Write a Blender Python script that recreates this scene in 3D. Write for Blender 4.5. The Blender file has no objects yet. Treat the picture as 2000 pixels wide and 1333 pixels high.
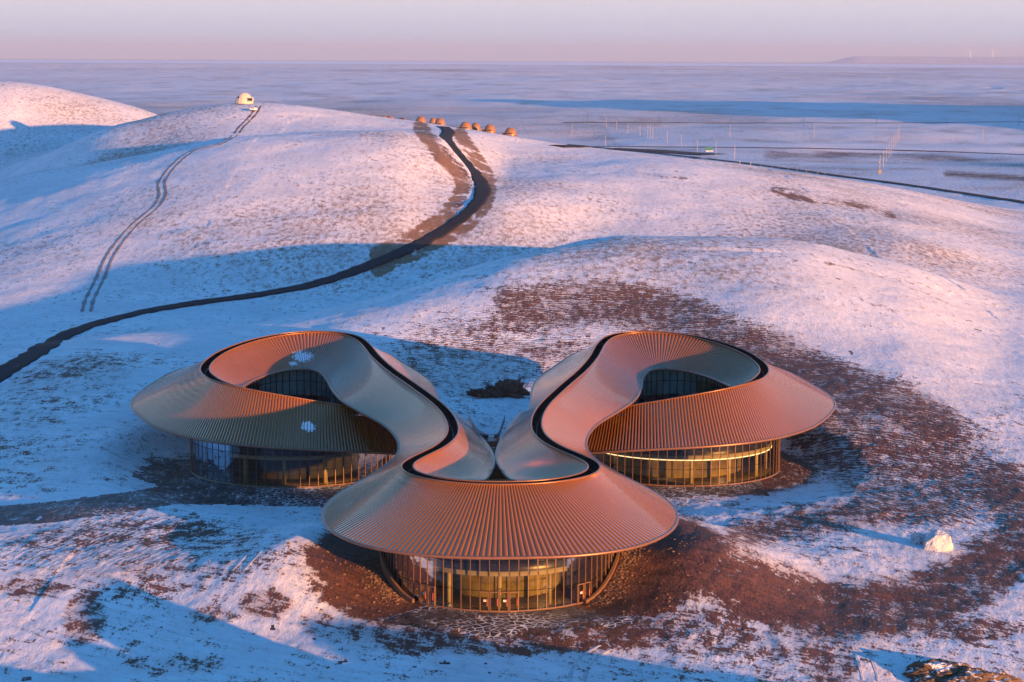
import bpy, math, random
import numpy as np
from mathutils import Matrix, Vector
R = math.radians
rng = np.random.default_rng(7)
random.seed(7)
# ------------------------------------------------------------------ camera
F_PX, CX, CY = 3889.0, 1000.0, 666.5
PITCH, ROLL = R(8.18), R(0.3)
CAM = np.array([0.0, -270.0, 77.1])
_fw = np.array([0, math.cos(PITCH), -math.sin(PITCH)])
_u0 = np.array([0, math.sin(PITCH), math.cos(PITCH)])
_x0 = np.array([1.0, 0, 0])
_rt = math.cos(ROLL)*_x0 + math.sin(ROLL)*_u0
_up = -math.sin(ROLL)*_x0 + math.cos(ROLL)*_u0
scene = bpy.context.scene
cd = bpy.data.cameras.new("camera"); cam = bpy.data.objects.new("camera", cd)
scene.collection.objects.link(cam)
cd.sensor_width = 36; cd.lens = 36*F_PX/2000.0; cd.clip_start = 1; cd.clip_end = 120000
m = Matrix.Identity(4)
for i in range(3):
    m[i][0] = _rt[i]; m[i][1] = _up[i]; m[i][2] = -_fw[i]; m[i][3] = CAM[i]
cam.matrix_world = m
scene.camera = cam
# ------------------------------------------------------------------ light
SUN_TO = np.array([0.69, -0.72]); SUN_EL = 5.0
scene.view_settings.view_transform = 'Standard'; scene.view_settings.look = 'None'
scene.view_settings.exposure = 1.93; scene.view_settings.gamma = 1
world = bpy.data.worlds.new("World"); scene.world = world; world.use_nodes = True
wn = world.node_tree; wn.nodes.clear()
def N(t, typ, **kw):
    n = t.nodes.new(typ)
    for k, v in kw.items(): setattr(n, k, v)
    return n
sky = N(wn, 'ShaderNodeTexSky', sky_type='NISHITA', sun_disc=False)
sky.sun_elevation = R(SUN_EL)
sky.sun_rotation = math.atan2(SUN_TO[0], SUN_TO[1])
sky.air_density = 1.2; sky.dust_density = 1.5; sky.ozone_density = 3.0
tc = N(wn, 'ShaderNodeTexCoord'); sx = N(wn, 'ShaderNodeSeparateXYZ')
wn.links.new(tc.outputs['Generated'], sx.inputs[0])
ramp = N(wn, 'ShaderNodeValToRGB')
wn.links.new(sx.outputs['Z'], ramp.inputs[0])
cr = ramp.color_ramp
cr.elements[0].position = 0.0; cr.elements[0].color = (0.98, 1.25, 1.75, 1)
cr.elements[1].position = 1.0; cr.elements[1].color = (0.02, 0.16, 0.55, 1)
def el(p, c):
    e = cr.elements.new(p); e.color = (*c, 1)
el(0.010, (1.32, 1.45, 1.88)); el(0.028, (1.72, 1.62, 1.90)); el(0.09, (1.4, 1.6, 2.2)); el(0.2, (0.56, 1.4, 2.65)); el(0.42, (0.14, 1.05, 2.6)); el(0.7, (0.06, 0.62, 1.8))
mixw = N(wn, 'ShaderNodeMix', data_type='RGBA'); mixw.inputs[0].default_value = 0.88
wn.links.new(sky.outputs[0], mixw.inputs[6]); wn.links.new(ramp.outputs[0], mixw.inputs[7])
bg = N(wn, 'ShaderNodeBackground'); bg.inputs[1].default_value = 0.122
wo = N(wn, 'ShaderNodeOutputWorld')
wn.links.new(mixw.outputs[2], bg.inputs[0]); wn.links.new(bg.outputs[0], wo.inputs[0])
sd = bpy.data.lights.new("sun", 'SUN'); sun = bpy.data.objects.new("sun", sd); scene.collection.objects.link(sun)
sd.energy = 3.7; sd.angle = R(0.5); sd.color = (1.0, 0.455, 0.16)
v = Vector((SUN_TO[0]*math.cos(R(SUN_EL)), SUN_TO[1]*math.cos(R(SUN_EL)), math.sin(R(SUN_EL))))
sun.rotation_euler = v.to_track_quat('Z', 'Y').to_euler()
scene.cycles.use_denoising = True
scene.cycles.max_bounces = 6; scene.cycles.transparent_max_bounces = 12
scene.cycles.volume_bounces = 0
# ------------------------------------------------------------------ helpers
COL = scene.collection
def pdir(u, v):
    a = (u-CX)/F_PX; b = (CY-v)/F_PX
    return _fw + a*_rt + b*_up
def PY(u, v, y):
    d = pdir(u, v); return CAM + d*((y-CAM[1])/d[1])
def PZ(u, v, z):
    d = pdir(u, v); return CAM + d*((z-CAM[2])/d[2])
def proj(P):
    q = P - CAM
    z = q@_fw
    return CX + F_PX*(q@_rt)/z, CY - F_PX*(q@_up)/z
def sstep(a, b, x):
    t = np.clip((x-a)/(b-a), 0, 1); return t*t*(3-2*t)
def pchip(xk, yk, x):
    xk = np.asarray(xk, float); yk = np.asarray(yk, float)
    h = np.diff(xk); d = np.diff(yk)/h
    m_ = np.zeros(len(xk))
    for i in range(1, len(xk)-1):
        if d[i-1]*d[i] > 0:
            w1 = 2*h[i]+h[i-1]; w2 = h[i]+2*h[i-1]
            m_[i] = (w1+w2)/(w1/d[i-1]+w2/d[i])
    m_[0] = d[0]; m_[-1] = d[-1]
    x = np.clip(x, xk[0], xk[-1])
    i = np.clip(np.searchsorted(xk, x)-1, 0, len(h)-1)
    t = (x-xk[i])/h[i]
    return ((1+2*t)*(1-t)**2*yk[i] + t*(1-t)**2*h[i]*m_[i] + t*t*(3-2*t)*yk[i+1] + t*t*(t-1)*h[i]*m_[i+1])
_lat = rng.random((257, 257)).astype(np.float32)*2-1
def vnoise(x, y, s, ox=0.0, oy=0.0):
    x = x/s+ox+1000.37; y = y/s+oy+1000.71
    xi = np.floor(x).astype(int); yi = np.floor(y).astype(int)
    fx = x-xi; fy = y-yi
    fx = fx*fx*fx*(fx*(fx*6-15)+10); fy = fy*fy*fy*(fy*(fy*6-15)+10)
    a = xi % 256; b = yi % 256
    return ((_lat[a, b]*(1-fx)+_lat[a+1, b]*fx)*(1-fy) + (_lat[a, b+1]*(1-fx)+_lat[a+1, b+1]*fx)*fy)
def fbm(x, y, s, n=4, r=0.5, ox=0):
    o = 0; a = 1
    for i in range(n):
        o = o + a*vnoise(x, y, s, ox+i*17.3, i*9.1); s = s*0.5; a *= r
    return o
def mesh_obj(name, V, Fc, mat=None, parent=None, smooth=False):
    me = bpy.data.meshes.new(name)
    V = np.asarray(V, dtype=np.float32)
    if isinstance(Fc, np.ndarray):
        k = Fc.shape[1]; n = len(Fc)
        me.vertices.add(len(V)); me.vertices.foreach_set('co', V.ravel())
        me.loops.add(n*k); me.loops.foreach_set('vertex_index', Fc.astype(np.int32).ravel())
        me.polygons.add(n); me.polygons.foreach_set('loop_start', np.arange(0, n*k, k, dtype=np.int32))
        me.polygons.foreach_set('loop_total', np.full(n, k, dtype=np.int32))
        me.update(calc_edges=True)
    else:
        me.from_pydata([tuple(map(float, p)) for p in V], [], Fc); me.update()
    if smooth: me.polygons.foreach_set('use_smooth', np.ones(len(me.polygons), dtype=bool))
    if mat: me.materials.append(mat)
    o = bpy.data.objects.new(name, me); COL.objects.link(o)
    if parent: o.parent = parent
    return o
def empty(name, loc=(0, 0, 0), rz=0):
    o = bpy.data.objects.new(name, None); COL.objects.link(o); o.location = loc; o.rotation_euler = (0, 0, rz); return o
def tag(o, label=None, cat=None, group=None, kind=None):
    if label: o['label'] = label
    if cat: o['category'] = cat
    if group: o['group'] = group
    if kind: o['kind'] = kind
    return o
class MB:
    def __init__(s): s.v = []; s.f = []
    def add(s, V, Fc):
        b = len(s.v); s.v += [tuple(map(float, p)) for p in V]; s.f += [tuple(b+i for i in f) for f in Fc]
    def box(s, c, size, rz=0):
        hx, hy, hz = size[0]/2, size[1]/2, size[2]/2
        ca, sa = math.cos(rz), math.sin(rz); V = []
        for dz in (-hz, hz):
            for dx, dy in ((-hx, -hy), (hx, -hy), (hx, hy), (-hx, hy)):
                V.append((c[0]+dx*ca-dy*sa, c[1]+dx*sa+dy*ca, c[2]+dz))
        s.add(V, [(3, 2, 1, 0), (4, 5, 6, 7), (0, 1, 5, 4), (1, 2, 6, 5), (2, 3, 7, 6), (3, 0, 4, 7)])
    def cyl(s, c, r0, r1, h, n=12):
        V = [(c[0]+r0*math.cos(2*math.pi*i/n), c[1]+r0*math.sin(2*math.pi*i/n), c[2]) for i in range(n)]
        V += [(c[0]+r1*math.cos(2*math.pi*i/n), c[1]+r1*math.sin(2*math.pi*i/n), c[2]+h) for i in range(n)]
        s.add(V, [(i, (i+1) % n, n+(i+1) % n, n+i) for i in range(n)]+[tuple(range(n-1, -1, -1)), tuple(range(n, 2*n))])
    def tube(s, P, r, n=8, closed=False):
        P = np.asarray(P, float); m_ = len(P)
        T = np.gradient(P, axis=0)
        if closed: T = np.roll(P, -1, 0)-np.roll(P, 1, 0)
        T /= np.linalg.norm(T, axis=1)[:, None]+1e-9
        up = np.array([0, 0, 1.0]); S = np.cross(T, up); S /= np.linalg.norm(S, axis=1)[:, None]+1e-9
        U = np.cross(S, T); V = []
        for i in range(m_):
            for k in range(n):
                a = 2*math.pi*k/n; V.append(P[i]+r*(math.cos(a)*S[i]+math.sin(a)*U[i]))
        Fc = []
        for i in range(m_ if closed else m_-1):
            j = (i+1) % m_
            for k in range(n): Fc.append((i*n+k, i*n+(k+1) % n, j*n+(k+1) % n, j*n+k))
        if not closed: Fc += [tuple(range(n-1, -1, -1)), tuple((m_-1)*n+k for k in range(n))]
        s.add(V, Fc)
    def lathe(s, c, prof, n=28):
        V = []; Fc = []
        for r, z in prof:
            for k in range(n):
                a = 2*math.pi*k/n; V.append((c[0]+r*math.cos(a), c[1]+r*math.sin(a), c[2]+z))
        for i in range(len(prof)-1):
            for k in range(n): Fc.append((i*n+k, i*n+(k+1) % n, (i+1)*n+(k+1) % n, (i+1)*n+k))
        s.add(V, Fc)
    def build(s, name, mat, parent=None, smooth=False):
        return mesh_obj(name, s.v, s.f, mat, parent, smooth)
# ------------------------------------------------------------------ materials
def mat(name):
    m_ = bpy.data.materials.new(name); m_.use_nodes = True
    t = m_.node_tree; b = t.nodes['Principled BSDF']; return m_, t, b
def L(t, a, b): t.links.new(a, b)
def math_(t, op, a, b=None, c=None, clamp=False):
    n = N(t, 'ShaderNodeMath', operation=op, use_clamp=clamp)
    for i, x in enumerate((a, b, c)):
        if x is None: continue
        if isinstance(x, (int, float)): n.inputs[i].default_value = x
        else: L(t, x, n.inputs[i])
    return n.outputs[0]
def noise(t, co, scale, detail=4, rough=0.55, dist=0.0):
    n = N(t, 'ShaderNodeTexNoise'); n.inputs['Scale'].default_value = scale; n.inputs['Detail'].default_value = detail
    n.inputs['Roughness'].default_value = rough; n.inputs['Distortion'].default_value = dist
    if co is not None: L(t, co, n.inputs['Vector'])
    return n.outputs[0]
def mixc(t, f, a, b):
    n = N(t, 'ShaderNodeMix', data_type='RGBA')
    for i, x in ((0, f), (6, a), (7, b)):
        if isinstance(x, (int, float)): n.inputs[i].default_value = x
        elif isinstance(x, tuple): n.inputs[i].default_value = (*x, 1)
        else: L(t, x, n.inputs[i])
    return n.outputs[2]
def smap(t, x, a, b):
    n = N(t, 'ShaderNodeMapRange', interpolation_type='SMOOTHSTEP'); L(t, x, n.inputs[0])
    n.inputs[1].default_value = a; n.inputs[2].default_value = b; return n.outputs[0]
def vscale(t, co, s):
    n = N(t, 'ShaderNodeMapping'); n.inputs['Scale'].default_value = s; L(t, co, n.inputs[0]); return n.outputs[0]
def simple(name, col, rough=0.6, metal=0.0, nscale=0.8, var=0.25, bump=0.0, emit=None, spec=0.5):
    m_, t, b = mat(name)
    g = N(t, 'ShaderNodeNewGeometry').outputs['Position']
    n1 = noise(t, g, nscale, 5, 0.6)
    f = smap(t, n1, 0.3, 0.7)
    c2 = tuple(x*(1-var) for x in col); c1 = tuple(min(1, x*(1+var*0.6)) for x in col)
    L(t, mixc(t, f, c2, c1), b.inputs['Base Color'])
    b.inputs['Roughness'].default_value = rough; b.inputs['Metallic'].default_value = metal
    b.inputs['Specular IOR Level'].default_value = spec
    if bump:
        bn = N(t, 'ShaderNodeBump'); bn.inputs['Distance'].default_value = bump; L(t, noise(t, g, nscale*4, 5), bn.inputs['Height']); L(t, bn.outputs[0], b.inputs['Normal'])
    if emit:
        b.inputs['Emission Color'].default_value = (*emit[0], 1); b.inputs['Emission Strength'].default_value = emit[1]
    return m_
SNOW = (0.82, 0.82, 0.84); DIRT = (0.105, 0.045, 0.029); GRASS = (0.25, 0.135, 0.065)
def ground_material(name, paving=False):
    m_, t, b = mat(name)
    g = N(t, 'ShaderNodeNewGeometry').outputs['Position']
    at = N(t, 'ShaderNodeAttribute', attribute_name='cover'); sp = N(t, 'ShaderNodeSeparateColor'); L(t, at.outputs['Color'], sp.inputs[0])
    dirt, grass, ruts = sp.outputs
    n1 = noise(t, g, 0.045, 7, 0.62); n2 = noise(t, vscale(t, g, (1, 0.45, 1)), 0.55, 7, 0.68)
    n3 = noise(t, vscale(t, g, (1, 0.5, 1)), 3.0, 3, 0.6)
    warp = noise(t, g, 0.035, 3, 0.5)
    wv = N(t, 'ShaderNodeTexWave', wave_type='RINGS', rings_direction='SPHERICAL', wave_profile='SIN'); wv.inputs['Scale'].default_value = 0.24
    wv.inputs['Distortion'].default_value = 16.0; wv.inputs['Detail'].default_value = 4.0; wv.inputs['Detail Scale'].default_value = 0.5; wv.inputs['Detail Roughness'].default_value = 0.65
    L(t, g, wv.inputs['Vector'])
    wav = wv.outputs['Fac']
    m1 = math_(t, 'ADD', math_(t, 'MULTIPLY', math_(t, 'SUBTRACT', n1, 0.5), 1.3), math_(t, 'MULTIPLY', math_(t, 'SUBTRACT', n2, 0.5), 1.9))
    m1 = math_(t, 'ADD', m1, math_(t, 'MULTIPLY', math_(t, 'SUBTRACT', n3, 0.5), 1.3))
    st = N(t, 'ShaderNodeVectorRotate', rotation_type='Z_AXIS'); st.inputs['Angle'].default_value = 0.5; L(t, g, st.inputs[0])
    n4 = noise(t, vscale(t, st.outputs[0], (0.28, 1.6, 1)), 0.5, 5, 0.65, 0.6)
    m1 = math_(t, 'ADD', m1, math_(t, 'MULTIPLY', math_(t, 'SUBTRACT', n4, 0.5), 1.3)); m1 = math_(t, 'MULTIPLY', m1, 1.0)
    wr = math_(t, 'MULTIPLY', math_(t, 'SUBTRACT', wav, 0.5), math_(t, 'MULTIPLY', ruts, 0.38))
    val = math_(t, 'ADD', math_(t, 'ADD', math_(t, 'MULTIPLY', dirt, 1.0), m1), wr)
    dm = smap(t, val, 0.38, 0.66)
    gval = math_(t, 'ADD', grass, math_(t, 'MULTIPLY', math_(t, 'SUBTRACT', n2, 0.5), 1.8))
    gval = math_(t, 'ADD', gval, math_(t, 'MULTIPLY', math_(t, 'SUBTRACT', n3, 0.5), 1.1))
    gm = math_(t, 'MULTIPLY', smap(t, gval, 0.25, 0.75), 0.85)
    snowc = mixc(t, smap(t, n1, 0.35, 0.65), (0.66, 0.665, 0.69), (0.77, 0.775, 0.79))
    snowc = mixc(t, math_(t, 'MULTIPLY', smap(t, math_(t, 'ADD', n4, math_(t, 'MULTIPLY', n3, 0.6)), 0.66, 1.08), 0.34), snowc, (0.36, 0.28, 0.22))
    snowc = mixc(t, math_(t, 'MULTIPLY', smap(t, math_(t, 'ADD', dirt, math_(t, 'MULTIPLY', math_(t, 'SUBTRACT', n2, 0.5), 0.9)), 0.12, 0.75), 0.62), snowc, (0.27, 0.17, 0.12))
    soil = mixc(t, smap(t, math_(t, 'ADD', n3, n4), 0.75, 1.25), tuple(x*0.55 for x in DIRT), tuple(x*1.45 for x in DIRT))
    if paving:
        vo = N(t, 'ShaderNodeTexVoronoi', feature='DISTANCE_TO_EDGE'); vo.inputs['Scale'].default_value = 0.85
        L(t, vscale(t, g, (1, 1, 0.3)), vo.inputs['Vector'])
        vc = N(t, 'ShaderNodeTexVoronoi'); vc.inputs['Scale'].default_value = 0.85; L(t, vscale(t, g, (1, 1, 0.3)), vc.inputs['Vector'])
        sepc = N(t, 'ShaderNodeSeparateColor'); L(t, vc.outputs['Color'], sepc.inputs[0])
        slab = mixc(t, sepc.outputs[0], (0.035, 0.028, 0.03), (0.10, 0.075, 0.07))
        edge = smap(t, vo.outputs['Distance'], 0.03, 0.09)
        snowjoint = smap(t, math_(t, 'ADD', n1, math_(t, 'MULTIPLY', n2, 0.6)), 0.72, 0.95)
        joint = mixc(t, snowjoint, (0.012, 0.01, 0.01), SNOW)
        base = mixc(t, edge, joint, slab)
        sn = smap(t, math_(t, 'ADD', math_(t, 'MULTIPLY', n1, 1.2), n2), 1.30, 1.42)
        col = mixc(t, sn, base, SNOW); hgt = math_(t, 'ADD', edge, math_(t, 'MULTIPLY', n3, 0.4))
        b.inputs['Roughness'].default_value = 0.6
        bd = 0.10
    else:
        col = mixc(t, dm, snowc, soil)
        gcol = mixc(t, n3, tuple(x*0.6 for x in GRASS), tuple(x*1.2 for x in GRASS))
        col = mixc(t, gm, col, gcol)
        hgt = math_(t, 'ADD', math_(t, 'MULTIPLY', wav, math_(t, 'MULTIPLY', ruts, 0.5)), math_(t, 'ADD', math_(t, 'MULTIPLY', n2, 0.9), math_(t, 'MULTIPLY', n3, 0.22)))
        b.inputs['Roughness'].default_value = 0.75
        bd = 0.32
    b.inputs['Specular IOR Level'].default_value = 0.25
    L(t, col, b.inputs['Base Color'])
    bn = N(t, 'ShaderNodeBump'); bn.inputs['Distance'].default_value = bd; bn.inputs['Strength'].default_value = 0.9
    L(t, hgt, bn.inputs['Height']); L(t, bn.outputs[0], b.inputs['Normal'])
    return m_
M_GROUND = ground_material('snow_ground'); M_PAVE = ground_material('stone_slabs', True)
M_ICE = simple('lake_ice', (0.75, 0.8, 0.86), 0.5, 0, 0.0005, 0.05)
def asphalt():
    m_, t, b = mat('asphalt'); g = N(t, 'ShaderNodeNewGeometry').outputs['Position']
    n1 = noise(t, g, 0.3, 6, 0.6); n2 = noise(t, g, 3, 3)
    col = mixc(t, n2, (0.011, 0.012, 0.015), (0.02, 0.021, 0.025))
    L(t, mixc(t, smap(t, n1, 0.68, 0.74), col, SNOW), b.inputs['Base Color']); b.inputs['Roughness'].default_value = 0.9
    b.inputs['Specular IOR Level'].default_value = 0.2
    return m_
M_ASPH = asphalt()
def roof_material():
    m_, t, b = mat('bronze_metal'); g = N(t, 'ShaderNodeNewGeometry').outputs['Position']
    n1 = noise(t, g, 0.25, 4); n2 = noise(t, g, 1.6, 6, 0.7)
    col = mixc(t, n1, (0.31, 0.098, 0.008), (0.39, 0.128, 0.013))
    acc = None
    for c, rad, k in ROOF_SNOW:
        vm = N(t, 'ShaderNodeVectorMath', operation='DISTANCE'); L(t, g, vm.inputs[0]); vm.inputs[1].default_value = c
        x = math_(t, 'SUBTRACT', k, math_(t, 'DIVIDE', vm.outputs['Value'], rad))
        acc = x if acc is None else math_(t, 'MAXIMUM', acc, x)
    dt = N(t, 'ShaderNodeVectorMath', operation='DOT_PRODUCT'); L(t, N(t, 'ShaderNodeNewGeometry').outputs['True Normal'], dt.inputs[0]); dt.inputs[1].default_value = (-0.93, 0.28, 0.25)
    sn = smap(t, math_(t, 'ADD', acc, math_(t, 'MULTIPLY', math_(t, 'SUBTRACT', noise(t, vscale(t, g, (1, 0.5, 1)), 2.5, 5, 0.7), 0.5), 1.8)), 0.05, 0.13)
    sn2 = smap(t, math_(t, 'ADD', noise(t, g, 2.2, 3, 0.9), math_(t, 'MULTIPLY', dt.outputs['Value'], 0.05)), 0.735, 0.76)
    sn = math_(t, 'MAXIMUM', sn, math_(t, 'MULTIPLY', sn2, 0.6))
    flank_sheen = smap(t, math_(t, 'ADD', dt.outputs['Value'], math_(t, 'ADD', math_(t, 'MULTIPLY', math_(t, 'SUBTRACT', n1, 0.5), 0.35), math_(t, 'MULTIPLY', math_(t, 'SUBTRACT', n2, 0.5), 0.35))), 0.36, 0.72)
    st_ = noise(t, vscale(t, g, (2.5, 0.5, 0.5)), 0.8, 5, 0.7)
    col = mixc(t, math_(t, 'MULTIPLY', flank_sheen, math_(t, 'MULTIPLY', smap(t, st_, 0.35, 0.75), 0.05)), col, (0.42, 0.48, 0.66))  # pale blue sky sheen painted into the colour of left-facing flanks
    L(t, mixc(t, sn, col, SNOW), b.inputs['Base Color'])
    L(t, math_(t, 'MULTIPLY', math_(t, 'SUBTRACT', 1.0, sn), 0.50), b.inputs['Metallic'])
    L(t, math_(t, 'ADD', math_(t, 'MULTIPLY', n1, 0.14), math_(t, 'ADD', 0.17, math_(t, 'MULTIPLY', sn, 0.4))), b.inputs['Roughness'])
    b.inputs['Coat Weight'].default_value = 0.9; b.inputs['Coat Roughness'].default_value = 0.07; b.inputs['Coat IOR'].default_value = 1.5; b.inputs['Specular IOR Level'].default_value = 0.2
    return m_
ROOF_SNOW = [(tuple(PY(603, 829, 77.0)), 1.5, 1.0), (tuple(PY(592, 705, 127.0)), 3.2, 0.75), (tuple(PY(572, 716, 124.0)), 1.5, 0.8),
             (tuple(PY(1092, 932, 12.0)), 3.5, 0.7), (tuple(PY(1062, 941, 11.0)), 2.2, 0.7), (tuple(PY(700, 850, 77.0)), 1.2, 0.5)]
M_ROOF = roof_material()
M_SEAM = simple('seam_shade', (0.085, 0.034, 0.016), 0.5, 0.0, 1, 0.2)  # seam shadow lines put into the colour of the groove floors
M_TRIM = simple('bronze_trim', (0.22, 0.105, 0.06), 0.35, 0.4, 1.5, 0.15)
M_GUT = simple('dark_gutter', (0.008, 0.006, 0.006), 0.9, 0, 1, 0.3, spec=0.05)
M_SOFF = simple('soffit_panel', (0.13, 0.065, 0.04), 0.5, 0.2, 1, 0.2)
M_FRAME = simple('mullion_metal', (0.19, 0.10, 0.055), 0.4, 0.3, 2, 0.1)
M_INT = simple('ochre_wall', (0.25, 0.20, 0.06), 0.8, 0, 0.3, 0.5); M_INT_SHADE = simple('shaded_wall', (0.03, 0.035, 0.035), 0.8, 0, 0.3, 0.5)  # darker copy for the left drum, shade put into the colour
M_COLM = simple('column_paint', (0.50, 0.43, 0.24), 0.6, 0, 0.5, 0.1)
M_SLAB = simple('slab_white', (0.42, 0.38, 0.28), 0.7, 0, 0.5, 0.1)
M_BAL = simple('navy_balustrade', (0.03, 0.035, 0.08), 0.3, 0, 0.5, 0.2)
M_FLOOR = simple('interior_floor', (0.16, 0.13, 0.09), 0.5, 0, 0.5, 0.2)
M_WOOD = simple('wood_slats', (0.30, 0.17, 0.06), 0.6, 0, 2, 0.3)
M_LED = simple('led_strip', (0.9, 0.8, 0.6), 0.5, emit=((1.0, 0.72, 0.42), 0.7))
M_TEAL = simple('pale_teal_wall', (0.42, 0.58, 0.60), 0.8, 0, 0.4, 0.3)  # courtyard brightness put into a pale teal inner wall colour
M_PAPER = simple('paper', (0.45, 0.45, 0.43), 0.7)
M_RED = simple('red_handle', (0.35, 0.05, 0.03), 0.5)
def glass(name, tint=(0.45, 0.52, 0.5), refl=0.05, gc=(0.42, 0.52, 0.68)):
    m_ = bpy.data.materials.new(name); m_.use_nodes = True; t = m_.node_tree; t.nodes.clear()
    tr = N(t, 'ShaderNodeBsdfTransparent'); tr.inputs[0].default_value = (*tint, 1)
    gl = N(t, 'ShaderNodeBsdfGlossy'); gl.inputs['Color'].default_value = (*gc, 1); gl.inputs['Roughness'].default_value = 0.03
    g = N(t, 'ShaderNodeNewGeometry').outputs['Position']
    bn = N(t, 'ShaderNodeBump'); bn.inputs['Distance'].default_value = 0.04; bn.inputs['Strength'].default_value = 0.6; L(t, noise(t, g, 0.35, 2), bn.inputs['Height']); L(t, bn.outputs[0], gl.inputs['Normal'])
    fr = N(t, 'ShaderNodeFresnel'); fr.inputs[0].default_value = 1.6
    mx = N(t, 'ShaderNodeMixShader'); L(t, math_(t, 'ADD', fr.outputs[0], refl, clamp=True), mx.inputs[0]); L(t, tr.outputs[0], mx.inputs[1]); L(t, gl.outputs[0], mx.inputs[2])
    o = N(t, 'ShaderNodeOutputMaterial'); L(t, mx.outputs[0], o.inputs[0]); return m_
M_GLASS = glass('facade_glass', (0.66, 0.63, 0.48), 0.04, (0.5, 0.55, 0.62)); M_YARD = glass('courtyard_glazing', (0.75, 0.9, 0.9), 0.12, (0.5, 0.75, 0.85)); M_CLEAR = glass('clear_glass', (0.93, 0.95, 0.96), 0.0)
# ------------------------------------------------------------------ terrain: feature lines (far-near) as (distance, image height or z) per column
UK = [-700, 0, 250, 500, 750, 850, 1000, 1250, 1500, 1750, 2000, 2700]
def row(D, Z):
    D = D if isinstance(D, list) else [D]*12
    Z = Z if isinstance(Z, list) else [Z]*12
    return D, Z
V_ = lambda v: ('v', v)
FEAT = [
 row(140, -8),
 row(214, [2, 3, 3, 2, 0, -1, -1, 2, 4, 4.5, 3, 2]),  # unseen low ridge below the frame, added to shade the foreground
 row(243, [-2, -1.5, -1.3, -1.3, -1.2, -1.1, -1.1, -1.2, -1.0, -0.8, -0.8, -1]),
 row(262, [-.6, -.4, -.3, -.2, 0, 0, 0, 0, 0, 0.2, 0.3, 0]),
 row(300, [1.5, 2, 2.4, 2.4, 1.6, 1.2, 1.0, 1.3, 1.6, 1.5, 1.5, 1]),
 row(350, [-10, 0, 2.2, 0.8, 0.2, .2, .2, .3, 0.6, 1.5, 1.6, 1]),
 row(400, [-9, 1.5, 3.5, 2.2, .6, .4, 0, 1.5, 4, 5, 4, 2]),
 row(440, [-8, 3, 5, 4.8, 3.4, 2.6, 2.0, 3.5, 7, 7.5, 5, 3]),
 row([480, 490, 500, 510, 525, 540, 560, 585, 590, 600, 590, 580], [-8, 4.5, 7.0, V_(640), V_(592), V_(560), V_(508), V_(466), V_(473), V_(520), V_(600), 0]),
 row([600, 600, 610, 620, 650, 660, 690, 740, 740, 710, 700, 700], [-16, -8, -6.5, -5, -2, 0, 3.4, 8, 7.5, 3, -3, -6]),
 row([760, 760, 760, 760, 770, 780, 800, 840, 840, 820, 820, 820], [-45, V_(505), V_(462), V_(428), V_(410), V_(410), V_(388), V_(382), V_(405), V_(442), V_(494), -10]),
 row([1000, 1000, 930, 920, 930, 935, 940, 950, 950, 960, 1000, 1000], [-60, V_(352), V_(312), V_(266), V_(255), V_(269), V_(322), V_(318), V_(345), V_(395), V_(450), -18]),
 row([1030, 1035, 990, 985, 985, 985, 990, 1000, 1010, 1040, 1090, 1100], [-60, 8, 27, 36, 39, V_(262), V_(296), V_(308), V_(336), V_(380), V_(432), -20]),
 row([1100, 1110, 1095, 1100, 1100, 1080, 1050, 1060, 1080, 1120, 1190, 1200], [-55, V_(345), V_(240), V_(201), V_(228), V_(242), V_(268), V_(299), V_(329), V_(368), V_(414), -22]),
 row([1220, 1220, 1240, 1300, 1270, 1250, 1230, 1230, 1250, 1300, 1350, 1350], [-40, 15, 22, 25, 5, 0, -8, -14, -19, -22, -23, -24]),
 row([1400, 1400, 1400, 1420, 1450, 1450, 1450, 1450, 1480, 1500, 1600, 1600], [52, V_(158), V_(205), 5, -15, -20, -23, -24, -25, -25, -25, -25]),
 row(1950, [0, -15, -20, -24, -25, -25, -25, -25, -25, -25, -25, -25]),
 row(3000, -27), row(6000, -30), row(22000, -31), row(33500, -45), row(47000, -75), row(60000, -110)]
az_k = []
for u in UK:
    d = pdir(u, 400); az_k.append(math.degrees(math.atan2(d[0], d[1])))
az_k = np.array(az_k)
def zfeat(u, D, z):
    if isinstance(z, tuple):
        d = pdir(u, z[1]); return CAM[2] + D*d[2]/math.hypot(d[0], d[1])
    return z
AZ = np.concatenate([np.arange(-55, -16, 0.8), np.arange(-16, 16.001, 0.032), np.arange(16.8, 55.5, 0.8)])
LD = np.concatenate([np.exp(np.arange(math.log(140), math.log(238), 0.012)), np.exp(np.arange(math.log(238), math.log(700), 0.0027)),
                     np.exp(np.arange(math.log(700), math.log(1500), 0.0035)), np.exp(np.arange(math.log(1500), math.log(60000), 0.008))])
LD = np.unique(np.round(LD, 4)); nA, nD = len(AZ), len(LD)
azc = np.clip(AZ, az_k[0], az_k[-1])
FD = np.array([pchip(az_k, f[0], azc) for f in FEAT]); FZ = np.array([pchip(az_k, [zfeat(UK[i], f[0][i], f[1][i]) for i in range(12)], azc) for f in FEAT])
Zg = np.zeros((nD, nA))
for j in range(nA): Zg[:, j] = pchip(FD[:, j], FZ[:, j], LD)
# soften kinks of the interpolation along distance a little
AA, DD = np.meshgrid(np.radians(AZ), LD)
X = DD*np.sin(AA); Y = CAM[1] + DD*np.cos(AA)
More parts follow.
